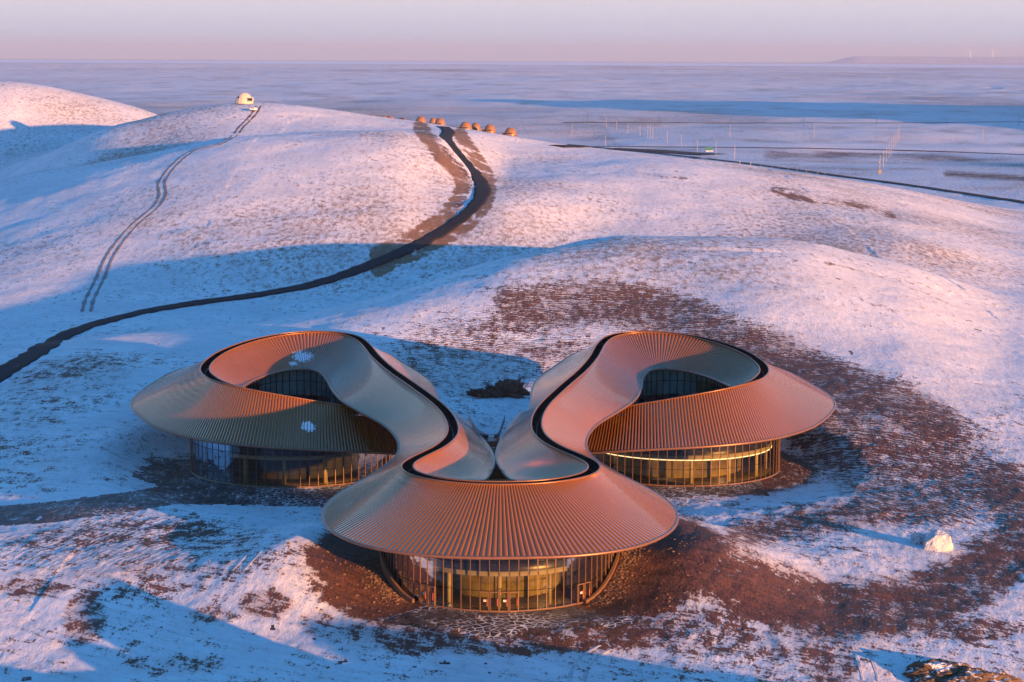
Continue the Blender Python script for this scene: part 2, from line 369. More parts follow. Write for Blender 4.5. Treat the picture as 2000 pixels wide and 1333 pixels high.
# front-lobe berm and levelled building plots
FC = np.array([-1.6, 17.0]); LC = np.array([-41.0, 97.0]); AXS = 0.038
def axis_x(y): return -1.6 - AXS*(y-17)
_n = np.array([1.0, AXS]); _n /= np.linalg.norm(_n)
def mirror(P):
    P = np.array(P, float); p0 = np.array([-1.6, 17.0]); q = P[..., :2]-p0
    P[..., :2] = P[..., :2] - 2*(q@_n)[..., None]*_n
    return P
RC = mirror(np.array([LC[0], LC[1], 0]))[:2]
def plots(X, Y, Z):
    for c, r0, r1 in ((LC, 25, 38), (RC, 25, 36)):
        d = np.hypot(X-c[0], (Y-c[1])*0.8); w = 1-sstep(r0, r1, d); Z = Z*(1-w)
    d = np.hypot(X-FC[0], Y-FC[1]); ang = np.degrees(np.arctan2(np.abs(X-FC[0]), -(Y-FC[1])))
    w = 1-sstep(20, 34, d); Z = Z*(1-w)
    h = np.where(X < FC[0], 3.2, 4.8)*sstep(40, 88, ang)*(1-sstep(26, 50, d))*(d > 17.3)*(1-sstep(38, 52, Y))
    return Z + h
Zg = plots(X, Y, Zg)
near = 1-sstep(1200, 2500, DD)
dF = np.hypot(X-FC[0], Y-FC[1]); dL = np.hypot(X-LC[0], Y-LC[1]); dR = np.hypot(X-RC[0], Y-RC[1])
keep = sstep(17, 30, dF)*sstep(20, 34, dL)*sstep(20, 34, dR)
keep = np.clip(keep+0.05, 0, 1)
nearsite = 1-sstep(380, 480, DD)
Zg += keep*near*(0.5*fbm(X, Y, 42, 3, 0.5) + 0.10*fbm(X, Y, 8, 3, 0.55, 5))
shade_berm = np.exp(-((DD-212)/11)**2)*np.clip(2.2*vnoise(X+0.57*Y, Y*0.2, 9, 3, 1)+1.0*vnoise(X, Y, 4, 8, 1), -1, 3.0); Zg += shade_berm  # unseen lumps added on the near ridge to break its shade into streaks
shade_berm = np.exp(-((DD-189)/8.0)**2)*np.where(X < 42, 11.5, 8.0)*np.clip(0.55+1.5*vnoise(X, Y*0.05, 8.5, 4, 6), 0, 1)*sstep(-8, 4, X)*(1-sstep(105, 118, X)); Zg += np.minimum(shade_berm*2.0, np.where(X < 42, 10.0, 8.0))  # second unseen berm, shaped to cast shadow streaks into the foreground
Zg += keep*nearsite*(0.12*fbm(X, Y*0.6, 9, 4, 0.6, 31) + 0.045*fbm(X, Y, 1.5, 2, 0.6, 3))
mid = sstep(420, 520, DD)*(1-sstep(900, 1000, DD)); Zg += mid*0.5*fbm(X, Y*1.4, 90, 3, 0.5, 77)
far = sstep(1600, 2600, DD)*(1-sstep(18000, 21500, DD))

Zg += far*(11*fbm(X, Y, 1500, 4, 0.5, 11) + 2.2*fbm(X, Y, 160, 3, 0.5, 13) + 5*vnoise(X, Y, 5000, 3, 3))
# far hills beyond the lake, and unseen cones added to cast shadow bands
azd = np.degrees(AA)
hz = (150*sstep(8.6, 9.8, azd)+18*fbm(X, Y*0.3, 2600, 3, 0.6, 9)*sstep(8.6, 9.8, azd))*np.exp(-((DD-42500)/2600)**2)
hz += (10 + 25*vnoise(X, Y*0.1, 9000, 5, 2))*np.exp(-((DD-46000)/2500)**2)
Zg += np.maximum(hz, 0)
SHADOW_CONES = [(1700, 2550, 240, 600), (1050, 1250, 60, 420)]
for cx, cy, ch, cr_ in SHADOW_CONES:
    rr = np.hypot(X-cx, Y-cy); Zg += ch*np.exp(-(rr/cr_)**2*1.6)
LU = np.log(LD)
def ground_z(x, y):
    a = math.degrees(math.atan2(x, y-CAM[1])); d = math.hypot(x, y-CAM[1])
    j = min(max(int(np.searchsorted(AZ, a))-1, 0), nA-2); i = min(max(int(np.searchsorted(LD, d))-1, 0), nD-2)
    s = (a-AZ[j])/(AZ[j+1]-AZ[j]); q = (d-LD[i])/(LD[i+1]-LD[i])
    return float((Zg[i, j]*(1-s)+Zg[i, j+1]*s)*(1-q)+(Zg[i+1, j]*(1-s)+Zg[i+1, j+1]*s)*q)
def pix2ground(u, v, dmin=238):
    d = pdir(u, v); hyp = math.hypot(d[0], d[1]); sl = d[2]/hyp
    a = math.degrees(math.atan2(d[0], d[1])); j = min(max(int(np.searchsorted(AZ, a)), 0), nA-1)
    ray = CAM[2]+LD*sl; k = np.where((ray <= Zg[:, j]) & (LD > dmin))[0]
    i = k[0] if len(k) else nD-2
    f0 = ray[i-1]-Zg[i-1, j]; f1 = ray[i]-Zg[i, j]
    t = f0/(f0-f1) if f0 != f1 else 0
    D = LD[i-1]+(LD[i]-LD[i-1])*min(max(t, 0), 1)
    x, y = D*d[0]/hyp, CAM[1]+D*d[1]/hyp
    return np.array([x, y, ground_z(x, y)])
# cover masks in the plane of the plot (projected once from the survey photo)
PU, PV = proj(np.stack([X, Y, Zg], -1))
def seg(pts, r, soft, PU=PU, PV=PV, sv=1.0):
    best = np.full(PU.shape, 1e9)
    for (a, b), (c, d) in zip(pts[:-1], pts[1:]):
        vx, vy = c-a, (d-b)*sv; L2 = vx*vx+vy*vy+1e-9
        t = np.clip(((PU-a)*vx+(PV-b)*sv*vy)/L2, 0, 1)
        best = np.minimum(best, np.hypot(PU-a-t*vx, (PV-b)*sv-t*vy))
    return 1-sstep(r-soft, r+soft, best)
def ell(u, v, a, b, rot=0, soft=0.35):
    c, s = math.cos(R(rot)), math.sin(R(rot)); x = (PU-u)*c+(PV-v)*s; y = -(PU-u)*s+(PV-v)*c
    return 1-sstep(1-soft, 1+soft, np.hypot(x/a, y/b))
dirt = np.full(X.shape, 0.20); ruts = np.zeros(X.shape); grass = np.full(X.shape, 0.0)
def mx(A, B): return np.maximum(A, B)
inner = DD < 560
# brown exposed soil
ex = seg([(1010, 605), (1180, 590), (1330, 620), (1480, 680), (1620, 745), (1750, 790), (1830, 835)], 52, 34, sv=1.0)*inner
dirt = mx(dirt, 0.70*ex); ruts = mx(ruts, ex)
ex2 = ell(960, 690, 240, 90, -8)*inner; dirt = mx(dirt, 0.42*ex2); ruts = mx(ruts, 1.0*ex2)
ex3 = ell(1740, 880, 260, 130, 25)*inner; dirt = mx(dirt, 0.55*ex3); ruts = mx(ruts, ex3)
rd = seg([(2050, 980), (1985, 1070), (1900, 1130), (1780, 1185), (1620, 1195), (1500, 1160), (1400, 1110), (1330, 1070)], 62, 34); dirt = mx(dirt, 0.74*rd)
rd = seg([(1440, 1050), (1560, 1020), (1680, 1000), (1840, 990)], 34, 28); dirt = mx(dirt, 0.6*rd)
rd = seg([(1960, 960), (2050, 1010)], 60, 34); dirt = mx(dirt, 0.8*rd)
dirt = mx(dirt, 0.5*ell(1900, 1230, 110, 25)); dirt = mx(dirt, 0.45*ell(1620, 1290, 60, 60))
dirt = mx(dirt, 0.45*ell(230, 1045, 260, 30, -3)); ruts = mx(ruts, 0.45*ell(260, 1060, 300, 55, -3)); dirt = mx(dirt, 0.55*ell(1000, 1235, 400, 50)); dirt = mx(dirt, 0.36*ell(1500, 1230, 380, 60)); dirt = mx(dirt, 0.36*ell(300, 1080, 320, 90))
dirt = mx(dirt, 0.55*ell(165, 1210, 45, 55)); dirt = mx(dirt, 0.5*ell(60, 1150, 80, 20)); dirt = mx(dirt, 0.55*ell(415, 1200, 50, 18))
dirt = mx(dirt, 0.62*ell(520, 1180, 60, 30)); dirt = mx(dirt, 0.42*ell(300, 1110, 90, 30)); dirt = mx(dirt, 0.45*ell(620, 1215, 40, 30)); dirt = mx(dirt, 0.42*ell(330, 1300, 120, 25))
dirt = mx(dirt, 0.36*ell(120, 760, 160, 70, -20)*inner); dirt = mx(dirt, 0.3*ell(120, 900, 200, 60)*inner)
# soil berms beside the front drum
ang = np.degrees(np.arctan2(np.abs(X-FC[0]), -(Y-FC[1])))
soilb = (1-sstep(26, 31, dF + 1.5*fbm(X, Y, 6, 2)))*sstep(30, 42, ang)
soilb2 = (1-sstep(28, 37, dF + 2.5*fbm(X, Y, 8, 3)))*sstep(34, 50, ang)*(X > 0)
bank = mx(soilb, soilb2); dirt = mx(dirt, 1.1*bank)
dirt = mx(dirt, 0.8*(1-sstep(24, 30, dR))*(X > RC[0]+5)); dirt = mx(dirt, 0.5*(1-sstep(24, 31, dL)))
# hills: stubble, crests and road verges
hill = sstep(470, 560, DD)
dirt = np.where(hill > 0.5, np.minimum(mx(dirt*0, dirt), 1), dirt)
grass = mx(grass, (0.26+0.22*fbm(X, Y*0.7, 80, 3, 0.6, 61))*hill)
for pts, r, s in (([(0, 352), (250, 312), (500, 268), (660, 256), (830, 268)], 6, 9), ([(640, 640), (850, 560), (1000, 512), (1150, 478), (1300, 466), (1500, 474), (1750, 522), (2000, 602)], 14, 24),
                  ([(130, 285), (300, 225), (475, 203), (620, 208), (850, 246)], 4, 6), ([(0, 162), (130, 186), (330, 218)], 8, 8)):
    grass = mx(grass, 0.30*seg(pts, r, s))
dirt = mx(dirt, 0.30*ell(30, 175, 110, 22, 8))
vergel = seg([(822, 250), (836, 268), (862, 300), (892, 330), (908, 360), (892, 395), (862, 430), (808, 465), (736, 497)], 15, 8)
verger = seg([(898, 262), (916, 290), (938, 320), (958, 355), (955, 390), (930, 428), (882, 460), (824, 492), (738, 529)], 12, 8)
verge = np.clip(mx(vergel, verger)*1.5*(1+0.6*fbm(X, Y, 9, 4, 0.7, 51))-0.2, 0, 1)*hill; grass = mx(grass, 0.95*verge); dirt = mx(dirt, 0.7*verge)
snowline = seg([(850, 255), (868, 290), (900, 322), (922, 350), (920, 375), (890, 410)], 7, 4)*hill; grass = grass*(1-snowline); 
grass = np.where(DD > 1500, mx(grass, 0.20+0.25*fbm(X*0.5, Y*0.3, 900, 3, 0.6, 91)), grass)
gul = seg([(1512, 372), (1600, 390), (1680, 405), (1745, 422)], 7, 12)*hill; dirt = mx(dirt, 0.95*np.clip(gul*(1.0+1.0*fbm(X, Y*0.5, 16, 4, 0.7, 33)), 0, 1))
gul = seg([(1245, 337), (1290, 345), (1340, 350)], 4, 5)*hill; dirt = mx(dirt, 0.5*gul)
gul = seg([(1610, 512), (1700, 535), (1760, 555), (1850, 592)], 3, 4); dirt = mx(dirt, 0.5*gul)
gul = seg([(1500, 300), (1700, 306), (1850, 312), (2050, 330)], 8, 20)*(0.8+0.6*fbm(X, Y*0.4, 160, 4, 0.6, 71)); gul2 = seg([(1850, 340), (2050, 352)], 5, 12)
dirt = mx(dirt, 0.75*mx(gul, gul2)*(DD > 1200)*1.25); dirt = mx(dirt, 0.4*seg([(1440, 322), (1560, 322)], 3, 4)*hill)
dirt = np.where((DD > 480) & (DD < 1400), mx(dirt-0.10, 0.05), dirt)
dirt = np.where(DD > 1500, mx(dirt, 0.20), dirt)
dirt = np.where(DD > 2500, 0.08+0.26*fbm(X*0.5, Y*0.25, 700, 4, 0.6, 21)+0.12*fbm(X*0.4, Y*0.3, 90, 3, 0.6, 23), dirt)
dirt = dirt + (0.08-0.045*(DD > 480))*fbm(X, Y*0.6, 55, 4, 0.6)*(DD < 1500)
for pts in ([(705, 655), (640, 560)],): pass
# paving mask
oL = np.hypot((X-LC[0]), (Y-LC[1])*np.where(Y < LC[1], 1.12, 0.6)); oR = np.hypot((X-RC[0]), (Y-RC[1])*np.where(Y < RC[1], 1.12, 0.6))
pav = ((dF > 17.0) & (dF < 28+2.5*fbm(X, Y, 6, 3)) & (ang < 56)) | ((oL > 15) & (oL < 29+2.5*fbm(X, Y, 6, 3)) & (Y < 104)) | ((oR > 15) & (oR < 29+2.5*fbm(X, Y, 6, 3)) & (Y < 94) & (X < RC[0]+14))
pav |= (seg([(-100, 1016), (100, 1002), (250, 982), (340, 966), (450, 968), (640, 972)], 20, 1, sv=1.0)+0.35*fbm(X, Y, 5, 3, 0.6, 41) > 0.5) & inner
pav &= ~(bank > 0.5)
cover = np.stack([np.clip(dirt, 0, 1.2), np.clip(grass, 0, 1), np.clip(ruts, 0, 1), np.ones_like(dirt)], -1).astype(np.float32)
idx = np.arange(nD*nA).reshape(nD, nA)
Q = np.stack([idx[:-1, :-1], idx[:-1, 1:], idx[1:, 1:], idx[1:, :-1]], -1)
cellD = np.broadcast_to(LD[:-1, None], (nD-1, nA-1))
pm = pav[:-1, :-1] & (cellD < 600)
lake = (cellD > 22000) & (cellD < 33500)
VV = np.stack([X, Y, Zg], -1).reshape(-1, 3).astype(np.float32); CV = cover.reshape(-1, 4)
def sub_ground(name, mask, mt):
    q = Q[mask]; used = np.unique(q); remap = np.zeros(nD*nA, dtype=np.int64); remap[used] = np.arange(len(used))
    o = mesh_obj(name, VV[used], remap[q], mt, None, True)
    a = o.data.color_attributes.new('cover', 'FLOAT_COLOR', 'POINT'); a.data.foreach_set('color', CV[used].ravel())
    return tag(o, kind='structure')
sub_ground('ground', ~pm & ~lake & (cellD < 30000), M_GROUND)
sub_ground('hills', ~pm & ~lake & (cellD >= 30000), M_GROUND)
sub_ground('pavement', pm, M_PAVE)
sub_ground('lake', lake, M_ICE)
# ------------------------------------------------------------------ roads and tracks
def catmull(P, n):
    P = np.asarray(P, float); P = np.vstack([2*P[0]-P[1], P, 2*P[-1]-P[-2]]); out = []
    for i in range(1, len(P)-2):
        for k in range(n):
            t = k/n
            out.append(0.5*((2*P[i])+(-P[i-1]+P[i+1])*t+(2*P[i-1]-5*P[i]+4*P[i+1]-P[i+2])*t*t+(-P[i-1]+3*P[i]-3*P[i+1]+P[i+2])*t**3))
    out.append(P[-2]); return np.array(out)
def resample(P, step=None, n=None):
    d = np.r_[0, np.cumsum(np.linalg.norm(np.diff(P, axis=0), axis=1))]
    n = n or max(2, int(d[-1]/step)+1); s = np.linspace(0, d[-1], n)
    return np.stack([np.interp(s, d, P[:, k]) for k in range(P.shape[1])], 1)
def strip(name, px, width, mt, lift=0.25, step=1.5, dmin=238, off=0.0, world=None, jitter=0.0):
    P = np.array([pix2ground(u, v, dmin)[:2] for u, v in catmull(px, 6)]) if world is None else world
    P = resample(P, step)
    k = max(1, int(6/step)); ker = np.ones(2*k+1)/(2*k+1)
    Pp = np.vstack([np.repeat(P[:1], k, 0), P, np.repeat(P[-1:], k, 0)])
    P = np.stack([np.convolve(Pp[:, i], ker, 'valid') for i in (0, 1)], 1)
    T = np.gradient(P, axis=0); T /= np.linalg.norm(T, axis=1)[:, None]+1e-9; S = np.stack([T[:, 1], -T[:, 0]], 1)
    V = []; m_ = 7
    for i, (p, s) in enumerate(zip(P, S)):
        w = width*(1+jitter*vnoise(np.array(p[0]), np.array(p[1]), 3.0))
        for j in range(m_):
            q = p + s*(off + w*(j/(m_-1)-0.5)); V.append((q[0], q[1], ground_z(q[0], q[1])+lift))
        a = V[-m_]; b = V[-1]
    V = np.array(V); n = len(P)
    # flatten each cross section a little, drop the edges below the snow
    A = V.reshape(n, m_, 3); zc = A[:, :, 2].mean(1, keepdims=True); A[:, :, 2] = A[:, :, 2]*0.5+zc*0.5 if lift > 0.2 else A[:, :, 2]
    A[:, :, 2] = np.maximum(A[:, :, 2], V.reshape(n, m_, 3)[:, :, 2])
    sk = A[:, [0, -1], :].copy(); sk[:, :, 2] -= 1.0
    allV = np.concatenate([sk[:, :1], A, sk[:, 1:]], 1); mm = m_+2
    id_ = np.arange(n*mm).reshape(n, mm)
    Fc = np.stack([id_[:-1, :-1], id_[:-1, 1:], id_[1:, 1:], id_[1:, :-1]], -1).reshape(-1, 4)
    return tag(mesh_obj(name, allV.reshape(-1, 3), Fc, mt, None, True), kind='structure')
strip('road', [(-70, 772), (0, 733), (60, 697), (130, 655), (200, 630), (300, 606), (400, 590), (500, 577), (600, 559), (680, 535), (740, 511), (800, 486), (860, 455), (905, 424), (934, 395), (943, 370), (931, 345), (905, 315), (882, 288), (870, 270), (876, 257), (864, 248)], 6.3, M_ASPH, 0.30, 1.0, 440, jitter=0.16)
strip('road', [(1120, 285), (1180, 290), (1280, 300), (1400, 313), (1520, 328), (1650, 346), (1750, 359), (1900, 381), (2080, 408)], 9, M_ASPH, 0.5, 6, 1000)
strip('road', [(1080, 287), (1200, 287), (1400, 288.5), (1600, 291), (1750, 294), (1900, 299), (2080, 306)], 9, M_ASPH, 0.5, 10, 1000)
strip('road', [(1090, 240), (1290, 240.5), (1500, 241), (1700, 241), (1850, 240), (2080, 238)], 8, M_ASPH, 0.6, 25, 1000)
strip('parking_area', [(1190, 291), (1260, 294), (1330, 299), (1400, 303)], 40, M_ASPH, 0.4, 8, 1000)
M_TRACK = simple('tyre_ruts', (0.17, 0.085, 0.055), 0.9, 0, 0.5, 0.6)
M_TRACKS = simple('packed_snow_ruts', (0.24, 0.22, 0.23), 0.9, 0, 0.5, 0.4)
for o_ in (-1.25, 1.25):
    strip('tyre_track', [(505, 207), (497, 222), (484, 236), (470, 250), (462, 262)], 0.9, M_TRACK, 0.10, 1.5, 700, o_, jitter=0.5)
    strip('tyre_track', [(462, 262), (440, 276), (418, 287), (385, 290), (345, 318), (316, 355), (318, 380), (304, 405), (262, 440), (232, 475), (212, 505), (195, 545), (175, 585), (168, 612)], 1.15, M_TRACKS, 0.08, 1.5, 560, o_*1.1, jitter=0.5)
M_TR2 = simple('pressed_snow', (0.50, 0.50, 0.53), 0.9, 0, 0.5, 0.3)
for px in ([(1128, 1340), (1130, 1300), (1160, 1270), (1200, 1258)], [(1700, 1340), (1698, 1305), (1680, 1270)], [(455, 1125), (480, 1098), (505, 1072)], [(700, 655), (1000, 640)][:0]):
    if px:
        for o_ in (-0.95, 0.95): strip('tyre_track', px, 0.42, M_TR2, 0.03, 0.5, 238, o_, jitter=0.6)
# ------------------------------------------------------------------ the visitor centre
bld = empty('visitor_centre', (0, 0, 0))
tag(bld, 'bronze metal trefoil building of three swooping ribbed roofs over round glass drums', 'building')
G = {  # gutter centre line of the left half, from the front of the left lobe round to the front axis
 'b0': PY(770, 818, 90), 'b1': PY(690, 797, 86), 'b2': PY(620, 785, 83.5), 'b3': PY(550, 773, 82.5), 'b4': PY(480, 760, 84),
 'b5': PY(430, 746, 89), 'b6': PY(405, 732, 97), 'b7': PY(400, 718, 105), 'b8': PY(412, 703, 112), 'b9': PY(440, 685, 119),
 'c0': PY(490, 667, 127), 'c1': PY(545, 655, 133), 'c2': PY(600, 649, 135.5), 'c3': PY(650, 650, 135.5), 'c4': PY(690, 657, 132), 'c5': PY(714, 673, 124),
 'c6': PZ(733, 696, 19.3), 'c7': PZ(763, 723, 18.9), 'c8': PZ(812, 757, 18.5), 'c9': PZ(858, 792, 18.1), 'd0': PZ(881, 821, 17.9), 'd1': PZ(884, 848, 17.7),
 'd2': PZ(862, 871, 17.6), 'd3': PZ(826, 889, 17.5), 'd4': PZ(800, 903, 17.5), 'd5': PZ(795, 914, 17.5), 'd6': PZ(806, 924, 17.5), 'd7': PZ(830, 932, 17.5), 'd8': PZ(870, 939, 17.5), 'd9': PZ(920, 943.5, 17.5), 'e0': PZ(977, 945, 17.5)}
A_ST = [('b4', PY(474, 757, 85)), ('b5', PY(478, 753, 93)), ('b6', PY(487, 747, 101)), ('b7', PY(498, 741, 107)), ('b8', PY(516, 734, 112)), ('b9', PY(540, 727, 117)),
 ('c0', PY(562, 723, 120.5)), ('c1', PY(583, 721, 122)), ('c2', PY(602, 721, 122)), ('c3', PY(618, 724, 120)), ('c4', PY(629, 731, 116)), ('c5', PY(638, 742, 110)),
 ('c6', PZ(649, 762, 15.3)), ('c7', PZ(668, 783, 15.0)), ('c8', PZ(703, 804, 14.3)), ('c9', PZ(750, 830, 13.5)), ('d0', PZ(774, 855, 12.8)), ('d1', PZ(779, 876, 12.2)),
 ('d2', PZ(768, 897, 11.6)), ('d3', PZ(730, 924, 11.0)), ('d4', PZ(678, 953, 10.5)), ('d5', PZ(642, 979, 10.3)), ('d6', PZ(629, 1008, 10.2)), ('d7', PZ(652, 1040, 10.2)),
 ('d8', PZ(725, 1069, 10.2)), ('d9', PZ(840, 1085, 10.2)), ('e0', PZ(977, 1089, 10.2))]
B_ST = [('b0', PY(800, 887, 80)), ('b1', PY(705, 882, 74.5)), ('b2', PY(622, 878, 72)), ('b3', PY(540, 874, 71.5)), ('b4', PY(452, 867, 73.5)), ('b5', PY(375, 855, 79)), ('b6', PY(310, 836, 87)),
 ('b7', PY(270, 810, 97)), ('b8', PY(256, 785, 108)), ('b9', PY(290, 754, 125)), ('c0', PY(370, 716, 140)), ('c1', np.array([-52.0, 149, 12])), ('c2', np.array([-42.5, 152, 12])),
 ('c3', np.array([-34.0, 153, 12.8])), ('c4', PZ(742, 685, 14.8)), ('c5', PZ(798, 716, 12.8)), ('c6', PZ(836, 741, 11.4)), ('c7', PZ(851, 764, 10.8)), ('c8', PZ(866, 800, 11.0)), ('c9', PZ(889, 808, 11.6)),
 ('d0', PZ(930, 842, 12.4)), ('d1', PZ(958, 878, 12.9)), ('d2', PZ(965, 897, 13)), ('d3', PZ(963, 913, 13)), ('d4', PZ(956, 928, 13)), ('d5', PZ(946, 940, 13)), ('d6', np.array([-6.5, 22, 13.0])), ('d7', np.array([-6.5, 18, 13])),
 ('d8', np.array([-5.5, 15, 13])), ('d9', np.array([-3.8, 13, 13])), ('e0', np.array([-1.5, 12.2, 13]))]
def gauss(C, sig_m, step):
    k = int(3*sig_m/step); x = np.arange(-k, k+1)*step; w = np.exp(-0.5*(x/sig_m)**2); w /= w.sum()
    Pp = np.vstack([2*C[0]-C[k:0:-1], C, 2*C[-1]-C[-2:-k-2:-1]])
    return np.stack([np.convolve(Pp[:, i], w, 'valid') for i in range(C.shape[1])], 1)
def build_curves(ST, gut):
    Gs = np.array([gut[k] for k, _ in ST]); Es = np.array([e for _, e in ST])
    full = np.hstack([Gs, Es]); mir = np.hstack([mirror(Gs[:-1]), mirror(Es[:-1])])[::-1]
    full = np.vstack([full, mir]); C = catmull(full, 24)
    a = 0.5*(C[:, :3]+C[:, 3:]); d = np.r_[0, np.cumsum(0.5*np.linalg.norm(np.diff(C[:, :3], axis=0), axis=1)+0.5*np.linalg.norm(np.diff(C[:, 3:], axis=0), axis=1))]
    s = np.arange(0, d[-1], 0.58); C = np.stack([np.interp(s, d, C[:, k]) for k in range(6)], 1)
    return gauss(C, 1.7, 0.58)
CB = build_curves(B_ST, G); CA = build_curves(A_ST, G)
def lipshift(C, side_w, fade):
    # move the gutter edge towards its own ribbon, leaving the dark channel between the two
    Gc = C[:, :3]; E = C[:, 3:]; T = np.gradient(Gc[:, :2], axis=0); T /= np.linalg.norm(T, axis=1)[:, None]; S = np.stack([T[:, 1], -T[:, 0]], 1)
    sg = np.sign((S*(E-Gc)[:, :2]).sum(1)); mid_ = len(sg)//2
    sg = np.where(np.arange(len(sg)) <= mid_, np.sign(np.median(sg[:mid_])), np.sign(np.median(sg[mid_:])))
    n = len(Gc); s = np.arange(n)*0.58; w = side_w*sstep(fade[0], fade[1], s)*sstep(fade[0], fade[1], s[::-1])
    L_ = Gc.copy(); L_[:, :2] += S*(sg*w)[:, None]; return L_
nb0 = int(np.argmin(np.linalg.norm(CB[:len(CB)//2, :3]-G['b4'], axis=1)))*0.58
lipA = lipshift(CA, 0.85, (0, 14)); lipB = lipshift(CB, 0.85, (nb0, nb0+14))
def ribbon(name, lip, eave, parent, mt, sag=0.0, nt=12, seam=0.09, hw=0.065):
    n = len(lip); V = []; ts = np.linspace(0, 1, nt)
    P = lip[:, None, :]*(1-ts)[None, :, None]+eave[:, None, :]*ts[None, :, None]
    P[:, :, 2] -= (sag*np.sin(np.pi*ts))[None, :]
    dS = np.gradient(P, axis=0); dS /= np.linalg.norm(dS, axis=2)[:, :, None]+1e-9
    dT = np.gradient(P, axis=1); dT /= np.linalg.norm(dT, axis=2)[:, :, None]+1e-9
    Nn = np.cross(dS, dT); Nn /= np.linalg.norm(Nn, axis=2)[:, :, None]+1e-9; Nn *= np.sign(Nn[:, :, 2:3]+1e-9)
    # width of seam limited where ribs bunch up
    gap = np.linalg.norm(np.gradient(P, axis=0), axis=2)[:, :, None]; hwv = np.minimum(hw, gap*0.13); sv = np.minimum(seam, gap*0.4)
    prof = [P-dS*hwv, P-dS*hwv*0.8-Nn*sv, P+dS*hwv*0.8-Nn*sv, P+dS*hwv]
    A_ = np.stack(prof, 1).reshape(n*4, nt, 3)
    id_ = np.arange(n*4*nt).reshape(n*4, nt)
    Fc = np.stack([id_[:-1, :-1], id_[:-1, 1:], id_[1:, 1:], id_[1:, :-1]], -1).reshape(-1, 4)
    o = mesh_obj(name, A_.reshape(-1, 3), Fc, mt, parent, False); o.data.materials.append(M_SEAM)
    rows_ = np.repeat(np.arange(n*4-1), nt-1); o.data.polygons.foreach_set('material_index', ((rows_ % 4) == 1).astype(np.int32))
    return o, P
SAG = 0.35
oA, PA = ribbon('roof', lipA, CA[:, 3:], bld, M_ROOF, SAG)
oA['label'] = 'inner ribbed bronze ribbon that swoops over the front drum'
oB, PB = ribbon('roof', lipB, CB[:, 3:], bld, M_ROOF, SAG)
oB['label'] = 'outer ribbed bronze ribbon of the two rear lobes'
def grid_faces(n, m_, base=0):
    id_ = np.arange(n*m_).reshape(n, m_)+base
    return np.stack([id_[:-1, :-1], id_[:-1, 1:], id_[1:, 1:], id_[1:, :-1]], -1).reshape(-1, 4)
def soffit(name, P, parent):
    t = np.linspace(0, 1, P.shape[1]); U = P.copy(); U[:, :, 2] -= (0.35+1.0*np.sin(np.pi*t)**0.7)[None, :]
    return mesh_obj(name, U.reshape(-1, 3), grid_faces(U.shape[0], U.shape[1]), M_SOFF, parent, True)
soffit('soffit', PA, bld); soffit('soffit', PB, bld)
def fascia(name, C, r, parent, dz=0.0):
    b = MB(); Q_ = C[::2].copy(); Q_[:, 2] += dz; b.tube(Q_, r, 8); return b.build(name, M_TRIM, parent, True)
fascia('eave_trim', CA[:, 3:], 0.24, bld, -0.12); fascia('eave_trim', CB[:, 3:], 0.24, bld, -0.12)
fascia('rim_trim', lipA, 0.13, bld, 0.05); fascia('rim_trim', lipB, 0.13, bld, 0.05)
# gutter channel
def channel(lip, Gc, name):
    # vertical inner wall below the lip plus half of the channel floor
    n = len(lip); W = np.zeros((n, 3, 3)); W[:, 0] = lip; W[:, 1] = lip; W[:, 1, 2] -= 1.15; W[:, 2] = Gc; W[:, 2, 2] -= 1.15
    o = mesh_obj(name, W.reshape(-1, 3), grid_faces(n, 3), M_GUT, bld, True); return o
channel(lipA, CA[:, :3], 'gutter')
channel(lipB, CB[:, :3], 'gutter')
# ---- glazed drums
def outline_F(s): return FC + 16.9*np.array([math.sin(s), -math.cos(s)])
def drum_curve(c, rx, ryf, ryb, n=400):
    t = np.linspace(0, 2*np.pi, n, endpoint=False); x = c[0]+rx*np.sin(t); y = c[1]-np.where(np.cos(t) > 0, ryf, ryb)*np.cos(t)
    P = np.stack([x, y], 1); P = np.vstack([P, P[:1]]); return P
def place(P, step, start=0.0):
    d = np.r_[0, np.cumsum(np.linalg.norm(np.diff(P, axis=0), axis=1))]; n = int(round(d[-1]/step)); s = np.arange(n)*d[-1]/n
    Q_ = np.stack([np.interp(s, d, P[:, k]) for k in (0, 1)], 1); T = np.stack([np.interp((s+0.3) % d[-1], d, P[:, k]) for k in (0, 1)], 1)-Q_
    return Q_, np.arctan2(T[:, 1], T[:, 0])
def wall_band(P, z0, z1, name, mt, parent, shrink=0.0, closed=True):
    n = len(P); V = np.zeros((n, 2, 3)); V[:, 0, :2] = P; V[:, 1, :2] = P; V[:, 0, 2] = z0; V[:, 1, 2] = z1
    return mesh_obj(name, V.reshape(-1, 3), grid_faces(n, 2), mt, parent, True)
def offset(P, c, d):
    q = P-c; l = np.linalg.norm(q, axis=1)[:, None]; return c+q*(l-d)/l
def ring_slab(P, c, d0, d1, z0, z1, name, mt, parent):
    a = offset(P, c, d0); b = offset(P, c, d1); n = len(P); V = np.zeros((n, 5, 3))
    for k, (q, z) in enumerate(((a, z0), (a, z1), (b, z1), (b, z0), (a, z0))): V[:, k, :2] = q; V[:, k, 2] = z
    return mesh_obj(name, V.reshape(-1, 3), grid_faces(n, 5), mt, parent, False)
